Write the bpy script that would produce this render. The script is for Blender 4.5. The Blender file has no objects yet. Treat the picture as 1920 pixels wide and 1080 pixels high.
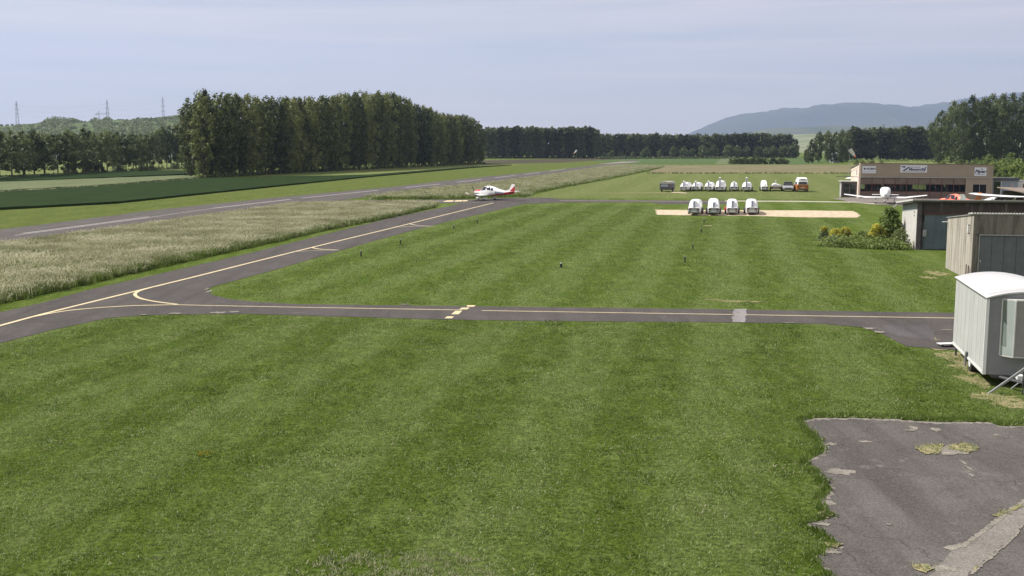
import bpy, math, random
import numpy as np
from mathutils import Vector, Matrix

sc = bpy.context.scene
C = sc.collection
R = math.radians

# ------------------------------------------------------------------ camera
H = 7.2                     # camera height above the field
F = 2000.0                  # focal length in pixels of a 1920 px wide frame
HZ = 276.0                  # horizon row in the photograph
TH = math.atan((540 - HZ) / F)
cam_d = bpy.data.cameras.new('camera')
cam_d.sensor_width = 36.0
cam_d.lens = 36.0 * F / 1920.0
cam_d.clip_start = 0.2
cam_d.clip_end = 40000
cam = bpy.data.objects.new('camera', cam_d)
C.objects.link(cam)
cam.location = (0, 0, H)
cam.rotation_euler = (math.pi / 2 - TH, 0, 0)
sc.camera = cam

# ------------------------------------------------------------------ light
SUN_AZ, SUN_EL = -75.0, 52.0        # degrees to the right of the view, above the horizon
sdir = Vector((math.sin(R(SUN_AZ)) * math.cos(R(SUN_EL)), math.cos(R(SUN_AZ)) * math.cos(R(SUN_EL)), math.sin(R(SUN_EL))))
sun_d = bpy.data.lights.new('sun', 'SUN')
sun_d.energy = 5.0
sun_d.angle = R(0.5)
sun_d.color = (1.0, 0.96, 0.9)
sun = bpy.data.objects.new('sun', sun_d)
C.objects.link(sun)
sun.rotation_euler = sdir.to_track_quat('Z', 'Y').to_euler()

world = bpy.data.worlds.new('World')
sc.world = world
world.use_nodes = True
wt = world.node_tree
wt.nodes.clear()
wo = wt.nodes.new('ShaderNodeOutputWorld')
bg = wt.nodes.new('ShaderNodeBackground')
sky = wt.nodes.new('ShaderNodeTexSky')
sky.sky_type = 'NISHITA'
sky.sun_disc = False
sky.sun_elevation = R(SUN_EL)
sky.sun_rotation = R(SUN_AZ)
sky.air_density = 1.0
sky.dust_density = 0.4
sky.ozone_density = 4.0
sky.altitude = 400
# thin streaky cirrus over the clear sky
tc = wt.nodes.new('ShaderNodeTexCoord')
mp = wt.nodes.new('ShaderNodeMapping')
mp.inputs['Rotation'].default_value = (0, R(-4), 0)
mp.inputs['Scale'].default_value = (1.6, 1.2, 30.0)
nz = wt.nodes.new('ShaderNodeTexNoise')
nz.inputs['Scale'].default_value = 1.5
nz.inputs['Detail'].default_value = 8
nz.inputs['Roughness'].default_value = 0.55
nz.inputs['Distortion'].default_value = 0.6
rp = wt.nodes.new('ShaderNodeValToRGB')
rp.color_ramp.elements[0].position = 0.30
rp.color_ramp.elements[0].color = (0.42, 0.42, 0.42, 1)
rp.color_ramp.elements[1].position = 0.70
rp.color_ramp.elements[1].color = (0.92, 0.92, 0.92, 1)
mx = wt.nodes.new('ShaderNodeMix')
mx.data_type = 'RGBA'
CLOUD = (10.2, 9.3, 8.9, 1)
mx.inputs['B'].default_value = CLOUD
wt.links.new(tc.outputs['Generated'], mp.inputs['Vector'])
wt.links.new(mp.outputs['Vector'], nz.inputs['Vector'])
wt.links.new(nz.outputs['Fac'], rp.inputs['Fac'])
wt.links.new(rp.outputs['Color'], mx.inputs['Factor'])
rp.color_ramp.elements[1].color = (0.95, 0.95, 0.95, 1)
wt.links.new(sky.outputs['Color'], mx.inputs['A'])
wt.links.new(mx.outputs['Result'], bg.inputs['Color'])
bg.inputs['Strength'].default_value = 0.070
wt.links.new(bg.outputs['Background'], wo.inputs['Surface'])

sc.view_settings.view_transform = 'Standard'
sc.view_settings.look = 'None'
sc.view_settings.exposure = 0.42
sc.view_settings.gamma = 1.0
sc.render.engine = 'CYCLES'
sc.cycles.max_bounces = 5
sc.cycles.diffuse_bounces = 3
sc.cycles.glossy_bounces = 2
sc.cycles.transmission_bounces = 3
sc.cycles.transparent_max_bounces = 6
sc.cycles.volume_bounces = 0
sc.cycles.caustics_reflective = False
sc.cycles.caustics_refractive = False

# ------------------------------------------------------------------ measuring helpers (survey of the field)
def ray(px, py):
    u = (px - 960) / F
    v = (py - 540) / F
    return u, math.cos(TH) - v * math.sin(TH), -v * math.cos(TH) - math.sin(TH)

def gp(px, py, z=0.0):
    """the point at height z that stands at this place of the survey photograph"""
    a, b, c = ray(px, py)
    t = (z - H) / c
    return Vector((a * t, b * t, z))

def gx(px, Y, z=0.0):
    return (px - 960) / F * (Y * math.cos(TH) + (H - z) * math.sin(TH))

def zt(py, Y):
    a, b, c = ray(960, py)
    return H + Y * c / b

def lerp(a, b, t):
    return a + (b - a) * t

def prof(pts, x):
    if x <= pts[0][0]:
        return pts[0][1]
    for (x0, y0), (x1, y1) in zip(pts, pts[1:]):
        if x <= x1:
            return lerp(y0, y1, (x - x0) / (x1 - x0))
    return pts[-1][1]

# ------------------------------------------------------------------ materials
def newmat(name):
    m = bpy.data.materials.new(name)
    m.use_nodes = True
    nt = m.node_tree
    b = nt.nodes['Principled BSDF']
    return m, nt, b

def N(nt, t, **kw):
    n = nt.nodes.new(t)
    for k, v in kw.items():
        if k in n.inputs:
            n.inputs[k].default_value = v
        else:
            setattr(n, k, v)
    return n

def noise(nt, vec, scale, detail=4, rough=0.6, dist=0.0):
    n = N(nt, 'ShaderNodeTexNoise', Scale=scale, Detail=detail, Roughness=rough, Distortion=dist)
    if vec is not None:
        nt.links.new(vec, n.inputs['Vector'])
    return n.outputs['Fac']

def ramp(nt, fac, p0, p1, c0=(0, 0, 0, 1), c1=(1, 1, 1, 1)):
    r = nt.nodes.new('ShaderNodeValToRGB')
    e = r.color_ramp.elements
    e[0].position, e[1].position = p0, p1
    e[0].color, e[1].color = c0, c1
    nt.links.new(fac, r.inputs['Fac'])
    return r.outputs['Color']

def mix(nt, fac, a, b, blend='MIX'):
    m = nt.nodes.new('ShaderNodeMix')
    m.data_type = 'RGBA'
    m.blend_type = blend
    for s, v in (('Factor', fac), ('A', a), ('B', b)):
        i = [x for x in m.inputs if x.name == s and (x.type == 'RGBA' if s != 'Factor' else x.type == 'VALUE')][0]
        if isinstance(v, bpy.types.NodeSocket):
            nt.links.new(v, i)
        elif s == 'Factor':
            i.default_value = v
        else:
            i.default_value = (*v[:3], 1)
    return [o for o in m.outputs if o.type == 'RGBA'][0]

def mapping(nt, scale=(1, 1, 1), rot=(0, 0, 0), world_pos=False):
    if world_pos:
        src = nt.nodes.new('ShaderNodeNewGeometry').outputs['Position']
    else:
        src = nt.nodes.new('ShaderNodeTexCoord').outputs['Object']
    m = N(nt, 'ShaderNodeMapping', Scale=scale, Rotation=rot)
    nt.links.new(src, m.inputs['Vector'])
    return m.outputs['Vector']

def bump(nt, b, h, strength, dist):
    n = N(nt, 'ShaderNodeBump', Strength=strength, Distance=dist)
    nt.links.new(h, n.inputs['Height'])
    nt.links.new(n.outputs['Normal'], b.inputs['Normal'])

def plain(name, col, rough=0.6, metal=0.0, var=0.12, scale=3.0, spec=0.5, streak=0.0):
    """painted or coated surface with slight dirt"""
    m, nt, b = newmat(name)
    v = mapping(nt)
    f = noise(nt, v, scale, 5)
    dark = tuple(c * (1 - var * 2) for c in col)
    lite = tuple(min(1, c * (1 + var)) for c in col)
    c = mix(nt, ramp(nt, f, 0.3, 0.7), dark, lite)
    if streak:
        vs = mapping(nt, (5, 5, 0.35))
        s = ramp(nt, noise(nt, vs, 1.0, 5, 0.7), 0.45, 0.8)
        c = mix(nt, mix(nt, streak, (0, 0, 0), s), c, tuple(x * 0.35 for x in col))
    nt.links.new(c, b.inputs['Base Color'])
    b.inputs['Roughness'].default_value = rough
    b.inputs['Metallic'].default_value = metal
    b.inputs['Specular IOR Level'].default_value = spec
    return m

MOW = R(11.4)       # mowing direction, to the right of the view axis

def stripe_fac(nt, width, wob_amp=2.6):
    ms = mapping(nt, (1, 1, 1), (0, 0, MOW), True)
    w = mapping(nt, world_pos=True)
    sep = nt.nodes.new('ShaderNodeSeparateXYZ')
    nt.links.new(ms, sep.inputs[0])
    ad = N(nt, 'ShaderNodeMath', operation='MULTIPLY_ADD')
    nt.links.new(noise(nt, w, 0.12, 3), ad.inputs[0])
    ad.inputs[1].default_value = wob_amp
    nt.links.new(sep.outputs['X'], ad.inputs[2])
    sn = N(nt, 'ShaderNodeMath', operation='MULTIPLY')
    nt.links.new(ad.outputs[0], sn.inputs[0])
    sn.inputs[1].default_value = math.pi / width
    si = N(nt, 'ShaderNodeMath', operation='SINE')
    nt.links.new(sn.outputs[0], si.inputs[0])
    mr = N(nt, 'ShaderNodeMapRange')
    nt.links.new(si.outputs[0], mr.inputs['Value'])
    mr.inputs['From Min'].default_value = -0.45
    mr.inputs['From Max'].default_value = 0.45
    return mr.outputs['Result']

def lawn_mat(name, dark, light, dry, stripe=0.5, width=2.3, dryness=0.5, drypos=0.58):
    m, nt, b = newmat(name)
    w = mapping(nt, world_pos=True)
    # mowing stripes
    ms = mapping(nt, (1, 1, 1), (0, 0, MOW), True)
    sep = nt.nodes.new('ShaderNodeSeparateXYZ')
    nt.links.new(ms, sep.inputs[0])
    wob = noise(nt, w, 0.12, 3)
    ad = N(nt, 'ShaderNodeMath', operation='MULTIPLY_ADD')
    nt.links.new(wob, ad.inputs[0])
    ad.inputs[1].default_value = 2.6
    nt.links.new(sep.outputs['X'], ad.inputs[2])
    sn = N(nt, 'ShaderNodeMath', operation='MULTIPLY')
    nt.links.new(ad.outputs[0], sn.inputs[0])
    sn.inputs[1].default_value = 2 * math.pi / (2 * width)
    si = N(nt, 'ShaderNodeMath', operation='SINE')
    nt.links.new(sn.outputs[0], si.inputs[0])
    mr = N(nt, 'ShaderNodeMapRange')
    nt.links.new(si.outputs[0], mr.inputs['Value'])
    mr.inputs['From Min'].default_value = -0.45
    mr.inputs['From Max'].default_value = 0.45
    fs = mr.outputs['Result']
    patch = ramp(nt, noise(nt, w, 0.33, 5, 0.65), 0.38, 0.64)
    a = mix(nt, patch, dark, light)
    lite2 = tuple(x * 1.45 for x in light)
    st = N(nt, 'ShaderNodeMath', operation='MULTIPLY')
    nt.links.new(fs, st.inputs[0])
    st.inputs[1].default_value = stripe
    st2 = N(nt, 'ShaderNodeMath', operation='MULTIPLY')
    nt.links.new(st.outputs[0], st2.inputs[0])
    nt.links.new(ramp(nt, noise(nt, mapping(nt, (1.0, 0.22, 1), (0, 0, MOW), True), 0.9, 6, 0.7), 0.36, 0.58), st2.inputs[1])
    a = mix(nt, st2.outputs[0], a, tuple((x * 0.45 + y * 0.5) for x, y in zip(lite2, dry)))
    # clippings lie in streaks along the mowing direction
    wm = mapping(nt, (1.1, 0.28, 1), (0, 0, MOW), True)
    cl = ramp(nt, noise(nt, wm, 1.3, 7, 0.72, 0.4), 0.47, 0.66)
    cm_ = N(nt, 'ShaderNodeMath', operation='MULTIPLY')
    nt.links.new(cl, cm_.inputs[0])
    cm_.inputs[1].default_value = 0.8
    a = mix(nt, cm_.outputs[0], a, tuple((x * 1.1 + y * 0.35) for x, y in zip(light, dry)))
    dk = ramp(nt, noise(nt, wm, 0.8, 6, 0.7, 0.2), 0.30, 0.50, (1, 1, 1, 1), (0, 0, 0, 1))
    dm_ = N(nt, 'ShaderNodeMath', operation='MULTIPLY')
    nt.links.new(dk, dm_.inputs[0])
    dm_.inputs[1].default_value = 0.6
    a = mix(nt, dm_.outputs[0], a, tuple(x * 0.62 for x in dark))
    # dry thatch streaks and patches
    dn = ramp(nt, noise(nt, w, 1.7, 8, 0.75), drypos, drypos + 0.16)
    dm = N(nt, 'ShaderNodeMath', operation='MULTIPLY')
    nt.links.new(dn, dm.inputs[0])
    dm.inputs[1].default_value = dryness
    a = mix(nt, dm.outputs[0], a, dry)
    # blades
    mid_ = noise(nt, w, 2.6, 6, 0.75)
    a = mix(nt, ramp(nt, mid_, 0.40, 0.60), mix(nt, 0.30, a, (0, 0, 0)), mix(nt, 1.0, a, (1.22, 1.22, 1.22), 'MULTIPLY'))
    fine = noise(nt, w, 8, 7, 0.85)
    a = mix(nt, ramp(nt, fine, 0.38, 0.62), mix(nt, 0.62, a, (0.0, 0.0, 0.0)), mix(nt, 0.4, a, tuple(min(1, x * 2.6) for x in light)))
    nt.links.new(a, b.inputs['Base Color'])
    b.inputs['Roughness'].default_value = 0.9
    b.inputs['Specular IOR Level'].default_value = 0.02
    bump(nt, b, fine, 0.9, 0.08)
    return m

LAWN_D, LAWN_L, DRY = (0.043, 0.078, 0.008), (0.084, 0.122, 0.020), (0.245, 0.255, 0.15)
M = {}
M['lawn'] = lawn_mat('mown lawn', LAWN_D, LAWN_L, DRY, 0.72, 2.15, 0.85, 0.565)
M['field'] = lawn_mat('light field grass', (0.076, 0.102, 0.027), (0.118, 0.145, 0.045), (0.22, 0.21, 0.115), 0.6, 4.0, 0.5, 0.5)
M['verge'] = lawn_mat('verge grass', (0.052, 0.080, 0.014), (0.090, 0.117, 0.027), (0.19, 0.19, 0.08), 0.5, 3.0, 0.6, 0.52)

def ground_mat(name, c0, c1, scale, rough=0.95, bumpd=0.0, stretch=None, fine=0.0):
    m, nt, b = newmat(name)
    w = mapping(nt, stretch or (1, 1, 1), (0, 0, MOW) if stretch else (0, 0, 0), True)
    f = noise(nt, w, scale, 8, 0.7)
    c = mix(nt, ramp(nt, f, 0.3, 0.7), c0, c1)
    if fine:
        w2 = mapping(nt, world_pos=True)
        g = noise(nt, w2, fine, 4, 0.8)
        c = mix(nt, ramp(nt, g, 0.36, 0.64), mix(nt, 0.4, c, (0, 0, 0)), mix(nt, 1.0, c, (1.3, 1.3, 1.3), 'MULTIPLY'))
        if bumpd:
            bump(nt, b, g, 0.6, bumpd)
    nt.links.new(c, b.inputs['Base Color'])
    b.inputs['Roughness'].default_value = rough
    b.inputs['Specular IOR Level'].default_value = 0.02
    return m

def asphalt_mat(name, c, worn, crack=0.4):
    m, nt, b = newmat(name)
    w = mapping(nt, world_pos=True)
    base = mix(nt, ramp(nt, noise(nt, w, 0.35, 6, 0.6), 0.35, 0.7), c, worn)
    base = mix(nt, ramp(nt, noise(nt, w, 2.3, 5), 0.55, 0.8), base, tuple(x * 0.72 for x in c))
    ws = mapping(nt, (1.0, 0.06, 1), (0, 0, MOW), True)
    base = mix(nt, ramp(nt, noise(nt, ws, 1.1, 5, 0.6), 0.48, 0.70), base, tuple(x * 0.74 for x in c))
    base = mix(nt, ramp(nt, noise(nt, w, 0.9, 7, 0.75), 0.58, 0.66), base, tuple(min(1, x * 1.25) for x in worn))
    g = noise(nt, w, 22, 6, 0.95)
    base = mix(nt, ramp(nt, g, 0.38, 0.64), mix(nt, 0.5, base, (0.01, 0.01, 0.01)), mix(nt, 0.18, base, (0.5, 0.46, 0.43)))
    # hairline cracks
    vo = nt.nodes.new('ShaderNodeTexVoronoi')
    vo.feature = 'DISTANCE_TO_EDGE'
    vo.inputs['Scale'].default_value = 0.3
    dn = nt.nodes.new('ShaderNodeTexNoise')
    dn.inputs['Scale'].default_value = 1.3
    dn.inputs['Detail'].default_value = 5
    nt.links.new(w, dn.inputs['Vector'])
    va = N(nt, 'ShaderNodeVectorMath', operation='MULTIPLY_ADD')
    nt.links.new(dn.outputs['Color'], va.inputs[0])
    va.inputs[1].default_value = (1.4, 1.4, 0)
    nt.links.new(w, va.inputs[2])
    nt.links.new(va.outputs[0], vo.inputs['Vector'])
    cr = ramp(nt, vo.outputs['Distance'], 0.0, 0.006, (1, 1, 1, 1), (0, 0, 0, 1))
    cm = N(nt, 'ShaderNodeMath', operation='MULTIPLY')
    nt.links.new(cr, cm.inputs[0])
    cm.inputs[1].default_value = crack
    base = mix(nt, cm.outputs[0], base, (0.03, 0.03, 0.025))
    nt.links.new(base, b.inputs['Base Color'])
    b.inputs['Roughness'].default_value = 0.9
    b.inputs['Specular IOR Level'].default_value = 0.05
    bump(nt, b, g, 0.5, 0.01)
    return m

M['asphalt'] = asphalt_mat('taxiway asphalt', (0.048, 0.042, 0.040), (0.078, 0.069, 0.066), 0.25)
M['runway'] = asphalt_mat('runway asphalt', (0.072, 0.065, 0.060), (0.113, 0.102, 0.095), 0.2)
M['pad'] = asphalt_mat('old asphalt', (0.070, 0.063, 0.058), (0.130, 0.119, 0.110), 0.6)
M['newer'] = asphalt_mat('pale asphalt repair', (0.27, 0.255, 0.25), (0.33, 0.31, 0.31), 0.1)
M['rim'] = ground_mat('dusty pale rim', (0.14, 0.13, 0.11), (0.29, 0.265, 0.225), 3.0, fine=25)
M['concrete'] = ground_mat('concrete', (0.16, 0.145, 0.13), (0.235, 0.215, 0.195), 1.2, fine=30)
M['sand'] = ground_mat('sandy gravel', (0.33, 0.26, 0.17), (0.66, 0.56, 0.42), 1.4, fine=6)
M['dirt'] = ground_mat('dry trodden earth', (0.10, 0.12, 0.035), (0.34, 0.28, 0.17), 1.8, fine=12)
M['plough'] = ground_mat('ploughed earth', (0.05, 0.045, 0.03), (0.085, 0.075, 0.05), 0.05)
M['crop'] = ground_mat('dark green crop', (0.015, 0.030, 0.009), (0.027, 0.046, 0.014), 0.6, stretch=(1, 0.15, 1), fine=5)
M['cropside'] = M['crop']
M['palecrop'] = ground_mat('pale green crop', (0.095, 0.12, 0.06), (0.15, 0.17, 0.09), 0.4, stretch=(1, 0.1, 1), fine=3)
M['farcrop'] = ground_mat('young green crop', (0.065, 0.105, 0.038), (0.09, 0.13, 0.05), 0.02, fine=0.5)
M['fallow'] = ground_mat('fallow field', (0.12, 0.115, 0.055), (0.215, 0.19, 0.115), 0.07, fine=1.5)
M['bright'] = ground_mat('sunny meadow', (0.115, 0.145, 0.045), (0.17, 0.195, 0.07), 0.05, fine=1.5)
M['track'] = ground_mat('pale track', (0.33, 0.30, 0.24), (0.45, 0.42, 0.34), 0.5)
M['meadowbase'] = ground_mat('meadow ground', (0.12, 0.14, 0.055), (0.32, 0.31, 0.19), 1.2, fine=7, bumpd=0.1)

def paint_mat(name, col, wear):
    m, nt, b = newmat(name)
    w = mapping(nt, world_pos=True)
    f = noise(nt, w, 9, 6, 0.8)
    c = mix(nt, ramp(nt, f, 0.50, 0.50 + wear), col, tuple(x * 0.38 for x in col))
    c = mix(nt, ramp(nt, noise(nt, w, 1.2, 5, 0.7), 0.45, 0.75), c, tuple(x * 0.7 for x in col))
    nt.links.new(c, b.inputs['Base Color'])
    b.inputs['Roughness'].default_value = 0.8
    return m
M['yellow'] = paint_mat('pale yellow road paint', (0.62, 0.51, 0.30), 0.3)
M['yellowfaint'] = paint_mat('worn yellow road paint', (0.42, 0.37, 0.27), 0.2)
M['whitepaint'] = paint_mat('worn white road paint', (0.36, 0.34, 0.325), 0.3)

def leaf_mat(name, dark, light, transl=0.25, wscale=0.0, stripe=0.0):
    m, nt, b = newmat(name)
    oi = nt.nodes.new('ShaderNodeObjectInfo')
    v = mapping(nt)
    f = noise(nt, v, 1.1, 4, 0.85)
    ad = N(nt, 'ShaderNodeMath', operation='MULTIPLY_ADD')
    nt.links.new(oi.outputs['Random'], ad.inputs[0])
    ad.inputs[1].default_value = 0.22
    nt.links.new(f, ad.inputs[2])
    if wscale:
        w = mapping(nt, world_pos=True)
        c = mix(nt, ramp(nt, noise(nt, w, wscale, 6, 0.7), 0.38, 0.62), dark, light)
        if stripe:
            mu = N(nt, 'ShaderNodeMath', operation='MULTIPLY')
            nt.links.new(stripe_fac(nt, 2.15), mu.inputs[0])
            mu.inputs[1].default_value = stripe
            c = mix(nt, mu.outputs[0], c, tuple(min(1, x * 1.5 + 0.03) for x in light))
    else:
        c = mix(nt, ramp(nt, ad.outputs[0], 0.50, 0.78), dark, light)  # noise ramp puts sunlit flecks against dark foliage into the leaf colour
    nt.links.new(c, b.inputs['Base Color'])
    b.inputs['Roughness'].default_value = 0.55
    b.inputs['Specular IOR Level'].default_value = 0.3
    tr = nt.nodes.new('ShaderNodeBsdfTranslucent')
    nt.links.new(c, tr.inputs['Color'])
    ms = nt.nodes.new('ShaderNodeMixShader')
    ms.inputs[0].default_value = transl
    nt.links.new(b.outputs[0], ms.inputs[1])
    nt.links.new(tr.outputs[0], ms.inputs[2])
    nt.links.new(ms.outputs[0], nt.nodes['Material Output'].inputs['Surface'])
    return m
M['poplar'] = leaf_mat('poplar leaves', (0.026, 0.044, 0.011), (0.27, 0.30, 0.095), 0.35)
M['darkleaf'] = leaf_mat('dark leaves', (0.024, 0.042, 0.013), (0.18, 0.215, 0.075), 0.35)
M['lightleaf'] = leaf_mat('light leaves', (0.06, 0.09, 0.03), (0.15, 0.19, 0.07))
M['bushleaf'] = leaf_mat('bush leaves', (0.11, 0.16, 0.04), (0.30, 0.36, 0.10), 0.4)
M['sageleaf'] = leaf_mat('grey green leaves', (0.12, 0.16, 0.08), (0.30, 0.36, 0.20), 0.4)
M['yellowleaf'] = leaf_mat('yellow flower heads', (0.42, 0.40, 0.05), (0.74, 0.66, 0.10), 0.35)
M['sock'] = leaf_mat('white sock cloth', (0.8, 0.8, 0.8), (0.85, 0.85, 0.85), 0.5)
M['bark'] = plain('bark', (0.09, 0.075, 0.055), 0.9, var=0.3, scale=6)
M['grassblade'] = leaf_mat('grass blade', (0.060, 0.105, 0.010), (0.135, 0.20, 0.030), 0.4, 0.6, 0.25)
M['grasspale'] = leaf_mat('pale grass blade', (0.20, 0.25, 0.09), (0.42, 0.45, 0.24), 0.4, 0.8, 0.3)
M['seed'] = leaf_mat('meadow seed heads', (0.27, 0.27, 0.15), (0.60, 0.57, 0.40), 0.4, 0.22)
M['tallgreen'] = leaf_mat('tall grass stems', (0.11, 0.15, 0.04), (0.27, 0.31, 0.13), 0.35, 0.3)

M['white'] = plain('white gelcoat', (0.80, 0.80, 0.80), 0.3, var=0.03)
M['offwhite'] = plain('aged white panel', (0.66, 0.66, 0.63), 0.5, var=0.06, streak=0.25)
M['caravanside'] = plain('white sheet cladding', (0.47, 0.475, 0.45), 0.55, var=0.05, scale=1.2, streak=0.25)
M['caravanfront'] = plain('grey front panel', (0.24, 0.245, 0.26), 0.6, var=0.06)
M['roofwhite'] = plain('white roof skin', (0.56, 0.56, 0.55), 0.55, var=0.03)
M['red'] = plain('red paint', (0.45, 0.02, 0.035), 0.3, var=0.05)
M['orangered'] = plain('orange red paint', (0.90, 0.22, 0.14), 0.35, var=0.05)
M['orange'] = plain('orange paint', (0.40, 0.14, 0.03), 0.45, var=0.1)
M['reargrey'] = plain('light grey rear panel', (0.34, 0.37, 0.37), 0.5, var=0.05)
M['black'] = plain('black rubber', (0.02, 0.02, 0.02), 0.8)
M['darkgrey'] = plain('dark grey metal', (0.07, 0.07, 0.075), 0.5)
M['grey'] = plain('grey metal', (0.34, 0.34, 0.35), 0.45, metal=0.2)
M['silver'] = plain('silver paint', (0.42, 0.43, 0.44), 0.3, metal=0.4)
M['glass'] = plain('dark window glass', (0.012, 0.014, 0.02), 0.08, var=0.02, spec=0.8)
M['tarp'] = plain('grey tarpaulin', (0.36, 0.35, 0.32), 0.8, var=0.12)
M['darktarp'] = plain('dark trailer panel', (0.10, 0.09, 0.095), 0.7, var=0.2)
M['brown'] = plain('brown wood', (0.13, 0.06, 0.045), 0.8, var=0.2)
M['ambient_lamp'] = plain('dark red lamp lens', (0.11, 0.02, 0.03), 0.4)
M['bluegrey'] = plain('blue grey paint', (0.25, 0.3, 0.36), 0.4)
M['fin_shade'] = plain('blue grey fin shade', (0.27, 0.28, 0.38), 0.5, var=0.03)  # shade tone painted on the rear of the fin boxes
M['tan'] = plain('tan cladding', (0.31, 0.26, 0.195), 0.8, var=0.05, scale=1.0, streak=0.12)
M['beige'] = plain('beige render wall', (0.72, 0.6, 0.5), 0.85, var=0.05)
M['brownpanel'] = plain('brown panel', (0.15, 0.105, 0.085), 0.7, var=0.12)
M['fibre'] = plain('smoked fibreglass panel', (0.17, 0.13, 0.10), 0.5, var=0.15, scale=1.5, streak=0.3)
M['signwhite'] = plain('sign board white', (0.66, 0.68, 0.72), 0.5, var=0.02)
M['signblue'] = plain('dark blue lettering', (0.02, 0.03, 0.09), 0.5, var=0.02)
M['plaster'] = plain('white plaster', (0.56, 0.54, 0.50), 0.85, var=0.08, streak=0.3)
M['greywall'] = plain('grey board', (0.27, 0.29, 0.28), 0.8, var=0.08)
M['slate'] = plain('slate blue door', (0.105, 0.14, 0.165), 0.6, var=0.12, scale=1.2, streak=0.4)
M['slate2'] = plain('dark grey metal door', (0.13, 0.14, 0.16), 0.6, var=0.08, streak=0.3)
M['rooffelt'] = plain('bitumen roof', (0.11, 0.10, 0.10), 0.9, var=0.15)
M['roofedge'] = plain('weathered roof edge', (0.42, 0.41, 0.38), 0.8, var=0.15)
M['brownroof'] = plain('brown sheet roof', (0.21, 0.165, 0.13), 0.8, var=0.08)
M['steel'] = plain('galvanised steel', (0.36, 0.37, 0.38), 0.5, metal=0.5)
M['pylon'] = plain('pylon steel', (0.2, 0.21, 0.22), 0.6)
M['stone'] = plain('pale stone', (0.5, 0.48, 0.44), 0.9, var=0.15)
M['rooftile'] = plain('roof tiles', (0.22, 0.12, 0.09), 0.85, var=0.15)
M['logred'] = plain('dark red sign face', (0.12, 0.03, 0.025), 0.7, var=0.1)

def stained(name, base, stain, amt, scale=(3.0, 3.0, 0.22), p=(0.42, 0.66)):
    m, nt, b = newmat(name)
    v = mapping(nt, scale)
    f = noise(nt, v, 1.0, 7, 0.75, 0.3)
    v2 = mapping(nt)
    g = noise(nt, v2, 1.4, 6, 0.7)
    c = mix(nt, ramp(nt, g, 0.3, 0.75), tuple(x * 0.8 for x in base), base)
    s = ramp(nt, f, p[0], p[1])
    mm = N(nt, 'ShaderNodeMath', operation='MULTIPLY')
    nt.links.new(s, mm.inputs[0])
    mm.inputs[1].default_value = amt
    c = mix(nt, mm.outputs[0], c, stain)
    nt.links.new(c, b.inputs['Base Color'])
    b.inputs['Roughness'].default_value = 0.9
    bump(nt, b, f, 0.3, 0.02)
    return m
M['concretewall'] = stained('stained concrete wall', (0.46, 0.42, 0.35), (0.10, 0.085, 0.07), 0.9, (3.2, 3.2, 0.2), (0.47, 0.66))
M['weathered'] = stained('weathered timber front', (0.24, 0.215, 0.19), (0.055, 0.045, 0.04), 0.95)
M['weathereddark'] = stained('dark flaking timber', (0.075, 0.055, 0.055), (0.33, 0.31, 0.29), 0.75, (5, 5, 0.5), (0.55, 0.68))

def paintscheme(name, zfun):
    """white over red, split by a slanting line along the airframe"""
    m, nt, b = newmat(name)
    tcn = nt.nodes.new('ShaderNodeTexCoord').outputs['Object']
    sp = nt.nodes.new('ShaderNodeSeparateXYZ')
    nt.links.new(tcn, sp.inputs[0])
    a, k = zfun
    mu = N(nt, 'ShaderNodeMath', operation='MULTIPLY_ADD')
    nt.links.new(sp.outputs['X'], mu.inputs[0])
    mu.inputs[1].default_value = k
    mu.inputs[2].default_value = a
    lt = N(nt, 'ShaderNodeMath', operation='LESS_THAN')
    nt.links.new(sp.outputs['Z'], lt.inputs[0])
    nt.links.new(mu.outputs[0], lt.inputs[1])
    c = mix(nt, lt.outputs[0], (0.80, 0.80, 0.80), (0.42, 0.02, 0.035))
    nt.links.new(c, b.inputs['Base Color'])
    b.inputs['Roughness'].default_value = 0.3
    return m

# ------------------------------------------------------------------ mesh helpers
def link_mesh(name, verts, faces, mat, parent=None, smooth=False):
    me = bpy.data.meshes.new(name)
    me.from_pydata([tuple(v) for v in verts], [], faces)
    me.validate()
    mats = mat if isinstance(mat, (list, tuple)) else [mat]
    for m in mats:
        me.materials.append(m)
    if smooth:
        me.polygons.foreach_set('use_smooth', [True] * len(me.polygons))
    me.update()
    o = bpy.data.objects.new(name, me)
    C.objects.link(o)
    if parent is not None:
        o.parent = parent
    return o

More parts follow.
